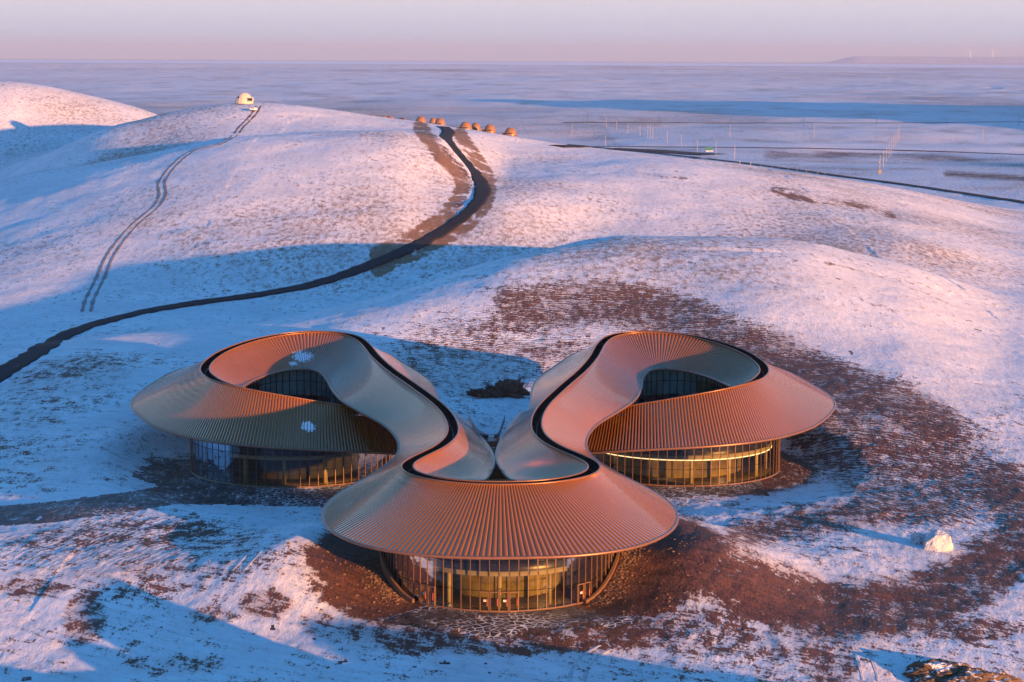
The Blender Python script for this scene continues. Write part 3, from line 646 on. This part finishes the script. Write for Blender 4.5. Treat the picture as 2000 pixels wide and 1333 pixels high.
def interior(P, c, parent, led, ztop):
    ring_slab(P, c, 0.6, 8.0, -0.05, 0.03, 'floor', M_FLOOR, parent)
    ring_slab(P, c, 1.5, 7.0, 4.7, 5.35, 'upper_floor', M_SLAB, parent)
    ring_slab(P, c, 1.6, 1.7, 5.36, 6.9, 'balustrade', M_BAL, parent)
    wall_band(offset(P, c, 7.2), 0, ztop, 'core_wall', M_INT_SHADE if c is LC else M_INT, parent)
    q, _ = place(offset(P, c, 2.6), 7.3)
    for x, y in q:
        if y < c[1]+6:
            b = MB(); b.cyl((x, y, 0.03), 0.32, 0.32, 4.66, 14); b.build('column', M_COLM, parent, True)
    if led: ring_slab(P, c, 1.45, 1.52, 4.45, 4.62, 'light_strip', M_LED, parent)
def facade(name, P, c, parent, ztop, step, vis, trans, zbase=-0.3, led=False, label=None):
    w = wall_band(P, zbase, ztop, 'glass_wall', M_GLASS, parent)
    if label: w['label'] = label
    q, a = place(P, step); rest = MB()
    for (x, y), rz in zip(q, a):
        if vis(x, y):
            b = MB(); b.box((x, y, (zbase+ztop)/2), (0.08, 0.18, ztop-zbase), rz); b.build('mullion', M_FRAME, w)
        else: rest.box((x, y, (zbase+ztop)/2), (0.07, 0.16, ztop-zbase), rz)
    if rest.v: tag(rest.build('mullion', M_FRAME, w), kind='stuff')
    for z in trans:
        b = MB(); n = len(P); b.tube(np.column_stack([P, np.full(n, z)])[::3], 0.045, 6); b.build('transom', M_GUT if z > 0.3 else M_FRAME, w)
    b = MB(); pp = np.column_stack([P, np.full(len(P), zbase+0.38)])[::3]; b.tube(pp, 0.16, 6); b.build('sill', M_FRAME, w)
    interior(P, c, parent, led, ztop)
    return w
PF = drum_curve(FC, 16.9, 16.9, 16.9); PL = drum_curve(LC, 19.0, 17.2, 38); PR = mirror(np.column_stack([PL, np.zeros(len(PL))]))[:, :2]
fw = facade('front', PF, FC, bld, 13.2, 1.36, lambda x, y: y < FC[1]+1.5, (3.0, 7.0), label='round glass wall of the front drum')
lw = facade('left', PL, LC, bld, 12.6, 1.6, lambda x, y: y < LC[1]-1 and x < -24.5, (3.1, 6.0), label='dark glass wall of the left drum')
rw = facade('right', PR, RC, bld, 12.6, 1.6, lambda x, y: y < RC[1]-1 and x > 14, (3.1, 6.0), led=True, label='warmly lit glass wall of the right drum')
# courtyard glazing
def yard(c, rx, ryf, ryb, parent, ztop):
    t = np.linspace(R(62), R(298), 160); x = c[0]+rx*np.sin(t); y = c[1]-np.where(np.cos(t) > 0, ryf, ryb)*np.cos(t); P = np.stack([x, y], 1)
    w = wall_band(P, 0, ztop, 'courtyard_glass', M_YARD, parent); d = np.r_[0, np.cumsum(np.linalg.norm(np.diff(P, axis=0), axis=1))]
    s = np.arange(0.3, d[-1], 1.45); q = np.stack([np.interp(s, d, P[:, k]) for k in (0, 1)], 1); b = MB()
    for p in q: b.cyl((p[0], p[1], 0), 0.09, 0.09, ztop, 6)
    tag(b.build('mullion', M_GUT, w), kind='stuff')
    for z in (9.3, 12.3):
        b = MB(); b.tube(np.column_stack([P, np.full(len(P), z)])[::2], 0.05, 6); b.build('transom', M_GUT, w)
    P2 = offset(P, c, -1.6); wall_band(P2, 0, ztop, 'inner_wall', M_TEAL, parent)
    wall_band(offset(P, c, -0.15), 8.0, 9.2, 'spandrel', M_BAL, parent)
    n = len(P); V = np.zeros((n, 2, 3)); V[:, 0, :2] = P; V[:, 1, :2] = P2; V[:, :, 2] = 9.25
    mesh_obj('upper_floor', V.reshape(-1, 3), grid_faces(n, 2), M_FLOOR, parent)
    return w
yc = np.array([-42.6, 108.5]); yard(yc, 9.2, 14, 15, bld, 14.9)
yr = mirror(np.array([yc[0], yc[1], 0]))[:2]; yard(yr, 9.2, 14, 15, bld, 14.9)
# doors of the front drum (on the curved wall)
def door(c, P0, ang_, w, h, parent, paper=True):
    d = np.array([math.sin(ang_), -math.cos(ang_)]); p = c+(P0+0.16)*d; rz = ang_
    f = MB(); cs, sn_ = math.cos(rz), math.sin(rz)
    for dx, sw, sh, dz in ((-w/2+0.06, 0.12, h, h/2), (w/2-0.06, 0.12, h, h/2)):
        f.box((p[0]+dx*cs, p[1]+dx*sn_, dz), (sw, 0.14, sh), rz)
    f.box((p[0], p[1], h-0.07), (w-0.24, 0.14, 0.14), rz); f.box((p[0], p[1], 0.1), (w-0.24, 0.14, 0.2), rz)
    o = f.build('door', M_FRAME, parent)
    hx = (w/2-0.25); b = MB(); b.cyl((p[0]+hx*cs+0.12*d[0], p[1]+hx*sn_+0.12*d[1], 0.9), 0.05, 0.05, 1.1, 8); b.build('handle', M_RED, o)
    if paper:
        b = MB(); b.box((p[0]+0.1*cs+0.08*d[0], p[1]+0.1*sn_+0.08*d[1], 1.65), (0.42, 0.02, 0.32), rz); b.build('notice', M_PAPER, o)
a0 = 1.33/16.9
for k, pap in ((-1.55, True), (-0.5, False), (0.5, True), (1.55, False)):
    door(FC, 16.9, k*a0, 1.3, 2.95, fw, pap)
for k, pap in ((-8.6, True), (-7.6, False), (9.4, True), (10.4, False)):
    door(FC, 16.9, k*a0, 1.25, 2.95, fw, pap)
# retaining walls that follow the bank on both sides of the front drum
def retaining(sgn):
    b = MB(); V = []; n = 40
    for i in range(n):
        a_ = R(44 + (100-44)*i/(n-1)); x = FC[0]+sgn*17.35*math.sin(a_); y = FC[1]-17.35*math.cos(a_)
        x2 = FC[0]+sgn*17.75*math.sin(a_); y2 = FC[1]-17.75*math.cos(a_)
        top = 0.5 + 4.8*float(sstep(40, 88, math.degrees(a_)))
        V += [(x, y, -0.4), (x, y, top), (x2, y2, top), (x2, y2, -0.4)]
    Fc = [(i*4+k, i*4+(k+1) % 4, (i+1)*4+(k+1) % 4, (i+1)*4+k) for i in range(n-1) for k in range(4)]+[(0, 1, 2, 3), tuple((n-1)*4+k for k in (3, 2, 1, 0))]
    mesh_obj('retaining_wall', V, Fc, M_FRAME, bld)
retaining(-1); retaining(1)
# stepped terrace and viewing deck seen through the gap between the two petals
b = MB()
for i in range(36):
    y = 16+i*1.2; z = 6.0+i*0.165; b.box((axis_x(y), y, z), (11, 0.85, 0.16)); b.box((axis_x(y), y+0.42, z-0.26), (11, 0.06, 0.34))
b.build('terrace_steps', M_WOOD, bld)
dk = MB(); dk.box((-3.5, 65.2, 11.2), (2.6, 4, 1.4)); deck = dk.build('viewing_deck', M_SOFF, bld)
ry0 = 62.2
rail = [(-7.6, 77, 12.9), (-6.4, 70, 12.3), (-5.2, 65.5, 12.0), (-4.1, 63.2, 12.0), (-3.0, 63.0, 12.0), (-2.3, 64.5, 12.0), (-1.8, 69.5, 12.3), (-1.2, 76.5, 12.9)]
rc = catmull(np.array(rail), 8); rr_ = resample(rc, 2.1)
for z, rad in ((1.15, 0.05),):
    q = rc.copy(); q[:, 2] += z; b = MB(); b.tube(q, rad, 6); b.build('handrail', M_TRIM, deck)
q = rc; V = np.zeros((len(q), 2, 3)); V[:, 0] = q; V[:, 1] = q; V[:, 1, 2] += 1.05
mesh_obj('railing_glass', V.reshape(-1, 3), grid_faces(len(q), 2), M_CLEAR, deck)
q = rc[rc[:, 1] < 66.5]; V = np.zeros((len(q), 2, 3)); V[:, 0] = q; V[:, 1] = q; V[:, 0, 2] -= 1.6; V[:, 1, 2] -= 0.02
mesh_obj('deck_fascia', V.reshape(-1, 3), grid_faces(len(q), 2), M_SOFF, deck)
for p in rr_:
    b = MB(); b.box((p[0], p[1], p[2]+0.5), (0.06, 0.06, 1.1)); b.build('railing_post', M_FRAME, deck)
# ------------------------------------------------------------------ objects on the site
def ico(sub):
    t = (1+5**.5)/2
    V = [(-1, t, 0), (1, t, 0), (-1, -t, 0), (1, -t, 0), (0, -1, t), (0, 1, t), (0, -1, -t), (0, 1, -t), (t, 0, -1), (t, 0, 1), (-t, 0, -1), (-t, 0, 1)]
    V = [np.array(v_)/np.linalg.norm(v_) for v_ in V]
    Fc = [(0, 11, 5), (0, 5, 1), (0, 1, 7), (0, 7, 10), (0, 10, 11), (1, 5, 9), (5, 11, 4), (11, 10, 2), (10, 7, 6), (7, 1, 8), (3, 9, 4), (3, 4, 2), (3, 2, 6), (3, 6, 8), (3, 8, 9), (4, 9, 5), (2, 4, 11), (6, 2, 10), (8, 6, 7), (9, 8, 1)]
    for _ in range(sub):
        mid = {}; F2 = []
        def mp(a, b):
            k = (min(a, b), max(a, b))
            if k not in mid:
                p = V[a]+V[b]; V.append(p/np.linalg.norm(p)); mid[k] = len(V)-1
            return mid[k]
        for a, b_, c in Fc:
            x, y, z = mp(a, b_), mp(b_, c), mp(c, a); F2 += [(a, x, z), (b_, y, x), (c, z, y), (x, y, z)]
        Fc = F2
    return np.array(V), Fc
M_DOME = simple('bronze_shell', (0.26, 0.13, 0.06), 0.4, 0.15, 0.6, 0.12)
M_CREAM = simple('cream_shell', (0.50, 0.46, 0.37), 0.55, 0, 0.6, 0.08)
M_DARKG = simple('dark_window', (0.02, 0.022, 0.028), 0.15)
M_POLE = simple('weathered_pole', (0.36, 0.32, 0.28), 0.8, 0, 2, 0.2)
M_CONC = simple('concrete', (0.22, 0.20, 0.17), 0.9, 0, 1, 0.2)
M_WHITE = simple('white_paint', (0.8, 0.8, 0.8), 0.3, 0, 1, 0.05)
M_BLACK = simple('tyre_rubber', (0.02, 0.02, 0.02), 0.8)
M_GREEN = simple('green_board', (0.015, 0.16, 0.09), 0.5)
M_TAIL = simple('tail_lamp', (0.5, 0.02, 0.02), 0.3)
M_WRAP = simple('pale_rock', (0.46, 0.47, 0.49), 0.5, 0, 1.2, 0.06, bump=0.15)
M_SOIL = simple('loose_soil', (0.11, 0.06, 0.036), 0.95, 0, 0.9, 0.5, bump=0.4)
def snowy_soil():
    m_, t, b = mat('snowy_soil'); g = N(t, 'ShaderNodeNewGeometry').outputs['Position']
    n1 = noise(t, g, 0.5, 6, 0.65); n2 = noise(t, g, 3.0, 5, 0.7)
    nz = N(t, 'ShaderNodeSeparateXYZ'); L(t, N(t, 'ShaderNodeNewGeometry').outputs['Normal'], nz.inputs[0])
    f = smap(t, math_(t, 'ADD', math_(t, 'ADD', n1, math_(t, 'MULTIPLY', n2, 0.5)), math_(t, 'MULTIPLY', nz.outputs['Z'], 0.25)), 1.0, 1.08)
    L(t, mixc(t, f, mixc(t, n2, (0.06, 0.036, 0.022), (0.19, 0.11, 0.06)), SNOW), b.inputs['Base Color']); b.inputs['Roughness'].default_value = 0.9
    bn = N(t, 'ShaderNodeBump'); bn.inputs['Distance'].default_value = 0.25; L(t, n2, bn.inputs['Height']); L(t, bn.outputs[0], b.inputs['Normal'])
    return m_
M_SOILS = snowy_soil()
M_STONE = simple('rubble_stone', (0.15, 0.085, 0.055), 0.9, 0, 1.0, 0.4)
# ---- glamping domes on the hill crest
def pod(x, y, z, r, h, label, group, box=True, turn=0.0):
    root = empty('dome_cabin', (x, y, z), turn)
    tag(root, label, 'cabin', group)
    prof = [(r*0.98, -0.8), (r*0.98, 0.25), (r, 0.4), (r*0.97, h*0.22), (r*0.88, h*0.45), (r*0.76, h*0.68), (r*0.62, h*0.86), (r*0.50, h*0.95), (r*0.44, h*0.965), (r*0.42, h), (0.01, h*1.01)]
    b = MB(); b.lathe((0, 0, 0), prof, 26); b.build('shell', M_DOME, root, True)
    b = MB(); b.lathe((0, 0, 0), [(r*1.0, 0.1), (r*1.03, 0.35), (r*1.0, 0.6)], 26); b.build('base_ring', M_TRIM, root, True)
    b = MB()
    for i in range(-3, 4):
        a_ = R(200+i*7); b.box((r*0.985*math.cos(a_)*0.96, r*0.985*math.sin(a_)*0.96-0.05, h*0.34), (0.36, 0.12, 0.5), a_+math.pi/2)
    for i in range(7):
        a_ = R(252+i*7); b.box((r*0.95*math.cos(a_), r*0.95*math.sin(a_)-0.05, h*0.34), (0.36, 0.14, 0.45), a_+math.pi/2)
    b.build('window_band', M_DARKG, root)
    if box:
        b = MB(); b.box((-r*1.08, -0.6, h*0.22), (r*0.42, 1.7, h*0.52)); o = b.build('porch', M_DOME, root)
        b = MB(); b.box((-r*1.08, -1.47, h*0.22), (r*0.30, 0.06, h*0.40)); b.build('door', M_DARKG, o)
    return root
GRPD = 'bronze dome cabins along the hill crest'
DOMES = [(997, 266, 25.5, 16, 'bronze dome cabin standing farthest right on the hill crest, porch on its left', True),
 (957, 259, 24.6, 15, 'second bronze dome cabin from the right end of the crest, with a dark porch', True),
 (929, 255.8, 21, 15, 'bronze dome cabin without a porch, third from the right and half behind a wider one', False),
 (909.6, 254, 26, 15, 'widest bronze dome cabin of the right-hand four, just right of the asphalt road', True),
 (859.4, 244.5, 23, 13, 'bronze dome cabin directly above the top end of the asphalt road', False),
 (846, 240.5, 15, 9.5, 'small bronze dome cabin tucked behind the one at the road end', False),
 (822, 238.5, 23, 10.5, 'bronze dome cabin just left of the top end of the asphalt road', False),
 (786, 232, 18, 5.5, 'bronze dome cabin showing only its roof, next left after the road-end cabins', False),
 (762, 227.5, 15, 5, 'bronze dome cabin of which a low roof shows above the snowy crest', False),
 (749, 224.5, 9, 3.5, 'small sliver of bronze dome cabin touching the left side of a low one', False),
 (726, 220.3, 11, 2.2, 'leftmost bronze dome cabin, barely showing above the snowy crest', False)]
for u, v_, w, h, lab, bx in DOMES:
    D = 1075.0 if u > 900 else (1100.0 if u > 800 else 1115.0)
    if u in (929, 846): D += 14
    d = pdir(u, v_); hy = math.hypot(d[0], d[1]); P = CAM + d*(D/hy); sc_ = F_PX/D
    r = 25/sc_/2 if u > 800 else 23/sc_/2
    if u == 846: r *= 0.7
    hh = 16/sc_ if u > 800 else 14/sc_
    topz = P[2] + h/sc_
    if u < 800: topz = ground_z(P[0], P[1]) + 0.8*h/sc_
    pod(P[0], P[1], topz-hh, r*w/25 if u > 800 and u != 846 else r, hh, lab, GRPD, bx)
# ---- cream dome, pickup and post on the left crest
P = pix2ground(475, 204, 700); sc_ = F_PX/np.linalg.norm(P-CAM)
root = empty('cream_dome', (P[0], P[1]+4, P[2])); tag(root, 'cream dome pod with a boxed window, alone on the snowy hilltop above the pickup', 'cabin')
rr0 = 17.5/sc_; hh = 21/sc_
b = MB(); b.lathe((0, 0, 0.3), [(rr0, 0), (rr0*.98, hh*.1), (rr0*.90, hh*.35), (rr0*.78, hh*.6), (rr0*.62, hh*.8), (rr0*.42, hh*.93), (rr0*.2, hh*.99), (0.01, hh)], 36); b.build('shell', M_CREAM, root, True)
b = MB()
for i in range(18):
    a_ = 2*math.pi*i/18; pr = [(rr0*1.01, 0.3), (rr0*.99, hh*.1+.3), (rr0*.91, hh*.35+.3), (rr0*.79, hh*.6+.3), (rr0*.63, hh*.8+.3)]
    b.tube([(q[0]*math.cos(a_), q[0]*math.sin(a_), q[1]) for q in pr], 0.06, 5)
b.build('rib', M_CREAM, root)
b = MB(); b.cyl((0, 0, -0.8), rr0*0.94, rr0*0.94, 1.15, 28); b.build('base', M_BLACK, root)
b = MB(); b.cyl((0, 0, -1.0), rr0*1.2, rr0*1.15, 0.6, 28); b.build('plinth', M_CONC, root)
b = MB(); b.box((rr0*0.78, -rr0*0.55, hh*0.42), (rr0*0.58, rr0*0.7, hh*0.38)); wb = b.build('window_box', M_CREAM, root)
b = MB(); b.box((rr0*0.78, -rr0*0.915, hh*0.44), (rr0*0.48, 0.06, hh*0.25)); b.build('window', M_DARKG, wb)
b = MB(); b.cyl((0, 0, 0), 0.5, 0.5, 0.3, 18); o = b.build('porthole', M_DARKG, root); o.location = (-rr0*0.50, -rr0*0.62, hh*0.62); o.rotation_euler = (R(70), 0, R(-38))
P = pix2ground(495, 217, 560)
car = empty('pickup_truck', (P[0], P[1], P[2]+0.05), R(-14)); tag(car, 'white pickup truck with dark rear window on the tyre tracks below the cream dome', 'pickup')
def prism(poly, w, bev=0.08):
    n = len(poly); mb = MB(); V = []
    for sx_, k in ((-w/2, 0.94), (-w/2+bev, 1.0), (w/2-bev, 1.0), (w/2, 0.94)):
        cy_ = sum(p[0] for p in poly)/n; cz_ = sum(p[1] for p in poly)/n
        V += [(sx_, cy_+(p[0]-cy_)*k, cz_+(p[1]-cz_)*k) for p in poly]
    Fc = [(a*n+i, a*n+(i+1) % n, (a+1)*n+(i+1) % n, (a+1)*n+i) for a in range(3) for i in range(n)]
    mb.add(V, Fc+[tuple(range(n-1, -1, -1)), tuple(range(3*n, 4*n))]); return mb
prism([(-2.7, 0.5), (-2.75, 1.15), (0.0, 1.2), (1.6, 1.15), (2.6, 1.05), (2.75, 0.8), (2.7, 0.45)], 2.3).build('body', M_WHITE, car)
cabm = prism([(-0.7, 1.2), (-0.45, 1.85), (0.9, 1.88), (1.6, 1.16)], 1.95); cb = cabm.build('cab', M_WHITE, car)
b = MB(); b.box((0, -0.62, 1.5), (1.6, 0.1, 0.48)); b.build('rear_window', M_DARKG, cb)
b = MB(); b.box((0.99, 0.3, 1.5), (0.04, 1.2, 0.4)); b.box((-0.99, 0.3, 1.5), (0.04, 1.2, 0.4)); b.build('side_window', M_DARKG, cb)
for sx_ in (-1, 1):
    b = MB(); b.box((sx_*1.03, -2.76, 0.98), (0.22, 0.06, 0.4)); b.build('tail_lamp', M_TAIL, car)
    for yy in (-1.7, 1.7):
        b = MB(); b.cyl((0, 0, -0.14), 0.42, 0.42, 0.28, 16); o = b.build('wheel', M_BLACK, car); o.location = (sx_*1.0, yy, 0.40); o.rotation_euler = (0, R(90), 0)
b = MB(); b.box((0, -2.8, 0.55), (2.1, 0.14, 0.2)); b.build('bumper', M_BLACK, car)
P = pix2ground(359, 212, 700)
ps = empty('marker_cabinet', (P[0], P[1], P[2])); tag(ps, 'small dark cabinet with a tilted arm alone on the crest left of the cream dome', 'cabinet')
b = MB(); b.box((0, 0, 0.7), (0.7, 0.6, 1.5)); b.build('cabinet', M_BLACK, ps)
b = MB(); b.tube([(0.2, 0, 1.35), (1.2, 0, 1.45), (2.4, 0, 1.4)], 0.07, 6); b.build('arm', M_TRIM, ps)
# ---- utility poles
def pole(u, vb, vt, label, group, arm=True, mt=None, cab=False, rad=0.22):
    P = pix2ground(u, vb, 900); d = np.linalg.norm(P-CAM); h = (vb-vt)*d/F_PX
    root = empty('utility_pole', tuple(P)); assert 4 <= len(label.split()) <= 16, label
    tag(root, label, 'pole', group)
    b = MB(); b.cyl((0, 0, -0.5), rad*1.25, rad*0.85, h+0.5, 8); b.build('shaft', mt or M_POLE, root)
    if arm:
        b = MB(); b.box((0, 0, h-0.6), (2.0, 0.12, 0.14), R(25)); b.build('crossarm', mt or M_POLE, root)
    if cab:
        b = MB(); b.box((0, 0, 1.9), (2.6, 2.2, 3.8)); b.box((0, 0, 3.9), (2.9, 2.5, 0.2)); b.build('transformer_cabinet', M_CONC, root)
        b = MB(); b.box((-0.5, 0, h*0.62), (1.3, 0.9, 1.1)); b.build('transformer', M_POLE, root)
G1 = 'pale poles of the row that runs away behind the brown field'
rowp = [(1718, 340, 304), (1725, 327, 296), (1730.5, 318, 290), (1736, 309, 278), (1740.5, 305, 274), (1745, 293, 268), (1749, 285, 256), (1752.6, 278.5, 251), (1755.5, 275, 249)]
ordn = ['nearest', 'second nearest', 'third nearest', 'fourth nearest', 'middle', 'fourth farthest', 'third farthest', 'second farthest', 'farthest']
for (u, a_, c_), on in zip(rowp, ordn):
    lab = 'nearest pole of the receding row, rising from a concrete transformer cabinet' if on == 'nearest' else on+' pole of the nine-pole row that recedes across the plain at right'
    pole(u, a_, c_, lab, G1, True, None, on == 'nearest')
G2 = 'poles scattered over the plain around the green board'
for (u, a_, c_, lab) in [(1425.6, 268.6, 244, 'tall pale pole standing alone beyond the green board, slightly right of it'), (1589.8, 270, 244, 'tall pale pole alone halfway between the green board and the receding pole row'),
    (1919, 279, 253.6, 'thin dark pole alone on the plain right of the receding pole row'), (1361.6, 297, 274, 'pole just left of the green board'), (1398.4, 304, 277.6, 'pole just right of the green board'),
    (1434.6, 313.4, 284, 'pole beside the asphalt road edge, second right of the green board'), (1330.4, 288, 265, 'pole next left after the one beside the green board'), (1303, 281.6, 259, 'pole by the dark parking area, two places left of the board')]:
    pole(u, a_, c_, lab, G2)
G3 = 'poles of the line crossing the plain above the parking area'
lbl3 = ['leftmost tall pole above the bend of the parking area', 'low pole near the left end of the parking area', 'second tall pole from the left above the parking area', 'short pole right of the second tall one', 'pole midway between the tall ones and the triple cluster', 'pole just left of the cluster of three',
        'left pole of the cluster of three standing close together', 'middle pole of the cluster of three standing close together', 'right pole of the cluster of three standing close together']
for (u, a_, c_), lab in zip([(1117, 268, 242), (1182, 286, 266), (1184, 248, 230), (1204.4, 254.6, 235), (1226, 261, 241), (1250, 267, 246.5), (1265, 270, 243), (1270, 271.5, 243), (1275, 272.6, 247)], lbl3):
    pole(u, a_, c_, lab, G3, False)
G4 = 'thin dark poles along the farthest road'
lbl4 = ['leftmost thin dark pole along the farthest road', 'second thin dark pole from the left along the farthest road', 'third thin dark pole from the left along the farthest road', 'middle one of the seven thin dark poles along the farthest road',
        'third thin dark pole from the right along the farthest road', 'second thin dark pole from the right along the farthest road', 'rightmost thin dark pole along the farthest road']
for (u, a_, c_), lab in zip([(1147, 238, 222), (1287.7, 240, 223), (1428, 244, 227), (1569.6, 246.6, 229.6), (1711, 246, 229), (1849.6, 246.6, 229), (1990, 246.6, 229.6)], lbl4):
    pole(u, a_, c_, lab, G4, False, M_BLACK)
# ---- green board
P = pix2ground(1385, 296, 900); sc_ = F_PX/np.linalg.norm(P-CAM)
gb = empty('roadside_board', tuple(P)); tag(gb, 'green board on a white base beside the far road junction', 'sign')
w, h = 12.5/sc_, 6/sc_
b = MB(); b.box((0, 0, h*0.85), (w, 0.3, h)); b.build('panel', M_GREEN, gb)
b = MB(); b.box((w*0.1, -0.4, 0.35/sc_), (w*1.15, 0.8, 1.6/sc_)); b.build('base', M_WHITE, gb)
for k in (-1, 1):
    b = MB(); b.cyl((k*w*0.4, 0.25, -0.4), 0.15, 0.15, h*1.3, 8); b.build('post', M_POLE, gb)
# ---- delineator posts on the near side of the asphalt road
for i, u in enumerate([1445, 1466, 1486, 1507, 1520, 1540, 1557, 1575, 1597, 1611]):
    P = pix2ground(u, 322.5+(u-1445)*0.118, 900)
    o = empty('road_post', tuple(P)); tag(o, 'short pale roadside post, %s of ten along the asphalt road right of the green board' % ['leftmost', 'second', 'third', 'fourth', 'fifth', 'sixth', 'seventh', 'eighth', 'ninth', 'rightmost'][i], 'post', 'short posts along the asphalt road')
    b = MB(); b.cyl((0, 0, -0.3), 0.14, 0.14, 2.1, 6); b.build('shaft', M_POLE, o)
    b = MB(); b.cyl((0, 0, 1.8), 0.17, 0.10, 0.2, 6); b.build('cap', M_WHITE, o)
# ---- two wind turbines above the far hills
for u, vt, lab in ((1939, 98, 'tiny white wind turbine, the taller one above the far hills at right'), (1895, 100, 'tiny white wind turbine, the lower one left on the far hill line')):
    d = pdir(u, 107); hy = math.hypot(d[0], d[1]); P = CAM+d*(41500/hy); hub = (107-vt)*41500/F_PX
    t_ = empty('wind_turbine', tuple(P)); tag(t_, lab, 'wind turbine', 'wind turbines on the far hills')
    b = MB(); b.cyl((0, 0, -60), 7, 4, hub+60, 8); b.build('tower', M_WHITE, t_)
    b = MB(); b.box((0, 0, hub), (8, 14, 8)); nac = b.build('nacelle', M_WHITE, t_)
    for k in range(3):
        a_ = R(90+120*k); b = MB(); b.tube([(0, -9, hub), (45*math.cos(a_), -9, hub+45*math.sin(a_))], 2.5, 5); b.build('blade', M_WHITE, nac)
# ---- heaps
def heap(name, u, v_, sx_, sy_, sz_, mt, label, cat, seed, rough=0.35, sub=4, facet=False):
    P = pix2ground(u, v_); V, Fc = ico(sub); V = V.copy()
    nn = fbm(V[:, 0]*3+seed*7, V[:, 1]*3+V[:, 2]*2.3+seed, 1.3, 5, 0.6)
    V *= (1+rough*nn)[:, None]; V[:, 2] = np.where(V[:, 2] > 0, V[:, 2], V[:, 2]*0.3)
    V = V*np.array([sx_, sy_, sz_])
    o = mesh_obj(name, V, Fc, mt, None, not facet); o.location = tuple(P); tag(o, label, cat); return o
def faceted_rock(u, v_, label):
    P = pix2ground(u, v_); V, Fc = ico(3); V = V.copy()
    rg = np.random.default_rng(5)
    for _ in range(14):
        n = rg.normal(size=3); n[2] = abs(n[2])*0.7; n /= np.linalg.norm(n); dd = rg.uniform(0.62, 0.9); t_ = V@n; V -= np.maximum(t_-dd, 0)[:, None]*n
    V *= (1+0.06*fbm(V[:, 0]*5, V[:, 1]*5+V[:, 2]*4, 1.0, 3))[:, None]; V[:, 2] += 0.45; V[:, 0] += 0.12*V[:, 2]
    o = mesh_obj('boulder', V*np.array([2.9, 2.1, 2.2]), Fc, M_WRAP, None, False); o.location = tuple(P); tag(o, label, 'boulder'); return o
faceted_rock(1828, 1072, 'big whitish faceted boulder sitting on snow inside the bend of the dirt track')
heap('boulder', 1796, 1062, 1.1, 1.0, 1.5, M_WRAP, 'smaller whitish jagged block leaning against the left side of the big pale boulder', 'boulder', 3, 0.5, 3, True)
heap('soil_mound', 992, 772, 4.4, 2.8, 2.8, M_SOIL, 'dark lumpy soil mound in the blue shade behind the gap between the rear lobes', 'mound', 2, 0.4)
heap('soil_mound', 948, 775, 2.6, 1.6, 1.3, M_SOIL, 'low dark clod heap just left of the larger mound behind the gap', 'mound', 9, 0.6)
heap('soil_mound', 1836, 1322, 4.6, 3.6, 1.9, M_SOILS, 'snow-dusted brown soil mound near the bottom right corner, left of the tan one', 'mound', 4, 0.14, 5)
heap('soil_mound', 1915, 1345, 5.4, 3.6, 2.1, M_SOILS, 'tan soil mound cut by the bottom edge near the right corner', 'mound', 5, 0.14, 5)
heap('snow_sack', 878, 1186, 0.45, 0.4, 0.5, M_WRAP, 'small white sack on the paving at the left foot of the front glass wall', 'sack', 6, 0.3, 2, True)
# rubble spread at the feet of the banks: uncountable
mb = MB(); V0, F0 = ico(1); rg = np.random.default_rng(11)
def scatter(n, fn):
    for _ in range(n):
        x, y = fn(); s_ = rg.uniform(0.05, 0.22)*rg.uniform(0.5, 1.2); z = ground_z(x, y)
        Vv = V0*(1+0.5*rg.uniform(-1, 1, (len(V0), 1)))*np.array([s_, s_, s_*0.7])+np.array([x, y, z]); mb.add(Vv, F0)
for sgn in (-1, 1):
    def fn(sgn=sgn):
        a_ = R(rg.uniform(46, 98)); r_ = 18.0+abs(rg.normal(0, 1.5)); return FC[0]+sgn*r_*math.sin(a_), FC[1]-r_*math.cos(a_)
    scatter(520, fn)
    def fn2(sgn=sgn):
        a_ = R(rg.uniform(40, 98)); r_ = rg.uniform(18, 32); return FC[0]+sgn*r_*math.sin(a_), FC[1]-r_*math.cos(a_)
    scatter(160, fn2)
def fn3():
    a_ = R(rg.uniform(60, 95)); r_ = rg.uniform(21, 27); return LC[0]-r_*math.sin(a_), LC[1]-r_*math.cos(a_)
scatter(160, fn3)
def fn4():
    a_ = R(rg.uniform(60, 110)); r_ = rg.uniform(20, 28); return RC[0]+r_*math.sin(a_), RC[1]-r_*math.cos(a_)
scatter(110, fn4)
def fn5(): return rg.uniform(-75, 80), rg.uniform(-26, 30)
scatter(160, lambda: (rg.uniform(-75, 80), rg.uniform(-26, -4)))
scatter(200, lambda: (rg.uniform(25, 90), rg.uniform(-20, 60)))
tag(mb.build('rubble', M_STONE), 'scattered small brown stones on the banks and soil round the drums', 'stones', kind='stuff')
# ---- haze
def haze():
    mb = MB(); x0, x1, y0, y1, z0, z1 = -52000, 52000, -420, 62000, -130, 340
    mb.box(((x0+x1)/2, (y0+y1)/2, (z0+z1)/2), (x1-x0, y1-y0, z1-z0))
    m_ = bpy.data.materials.new('haze_air'); m_.use_nodes = True; t = m_.node_tree; t.nodes.clear()
    vp = N(t, 'ShaderNodeVolumePrincipled'); vp.inputs['Color'].default_value = (0.52, 0.60, 0.84, 1); vp.inputs['Density'].default_value = HAZE_D
    vp.inputs['Anisotropy'].default_value = 0.0
    o = N(t, 'ShaderNodeOutputMaterial'); L(t, vp.outputs[0], o.inputs['Volume'])
    tag(mb.build('haze', m_), kind='stuff')
HAZE_D = 2.5e-5
haze()
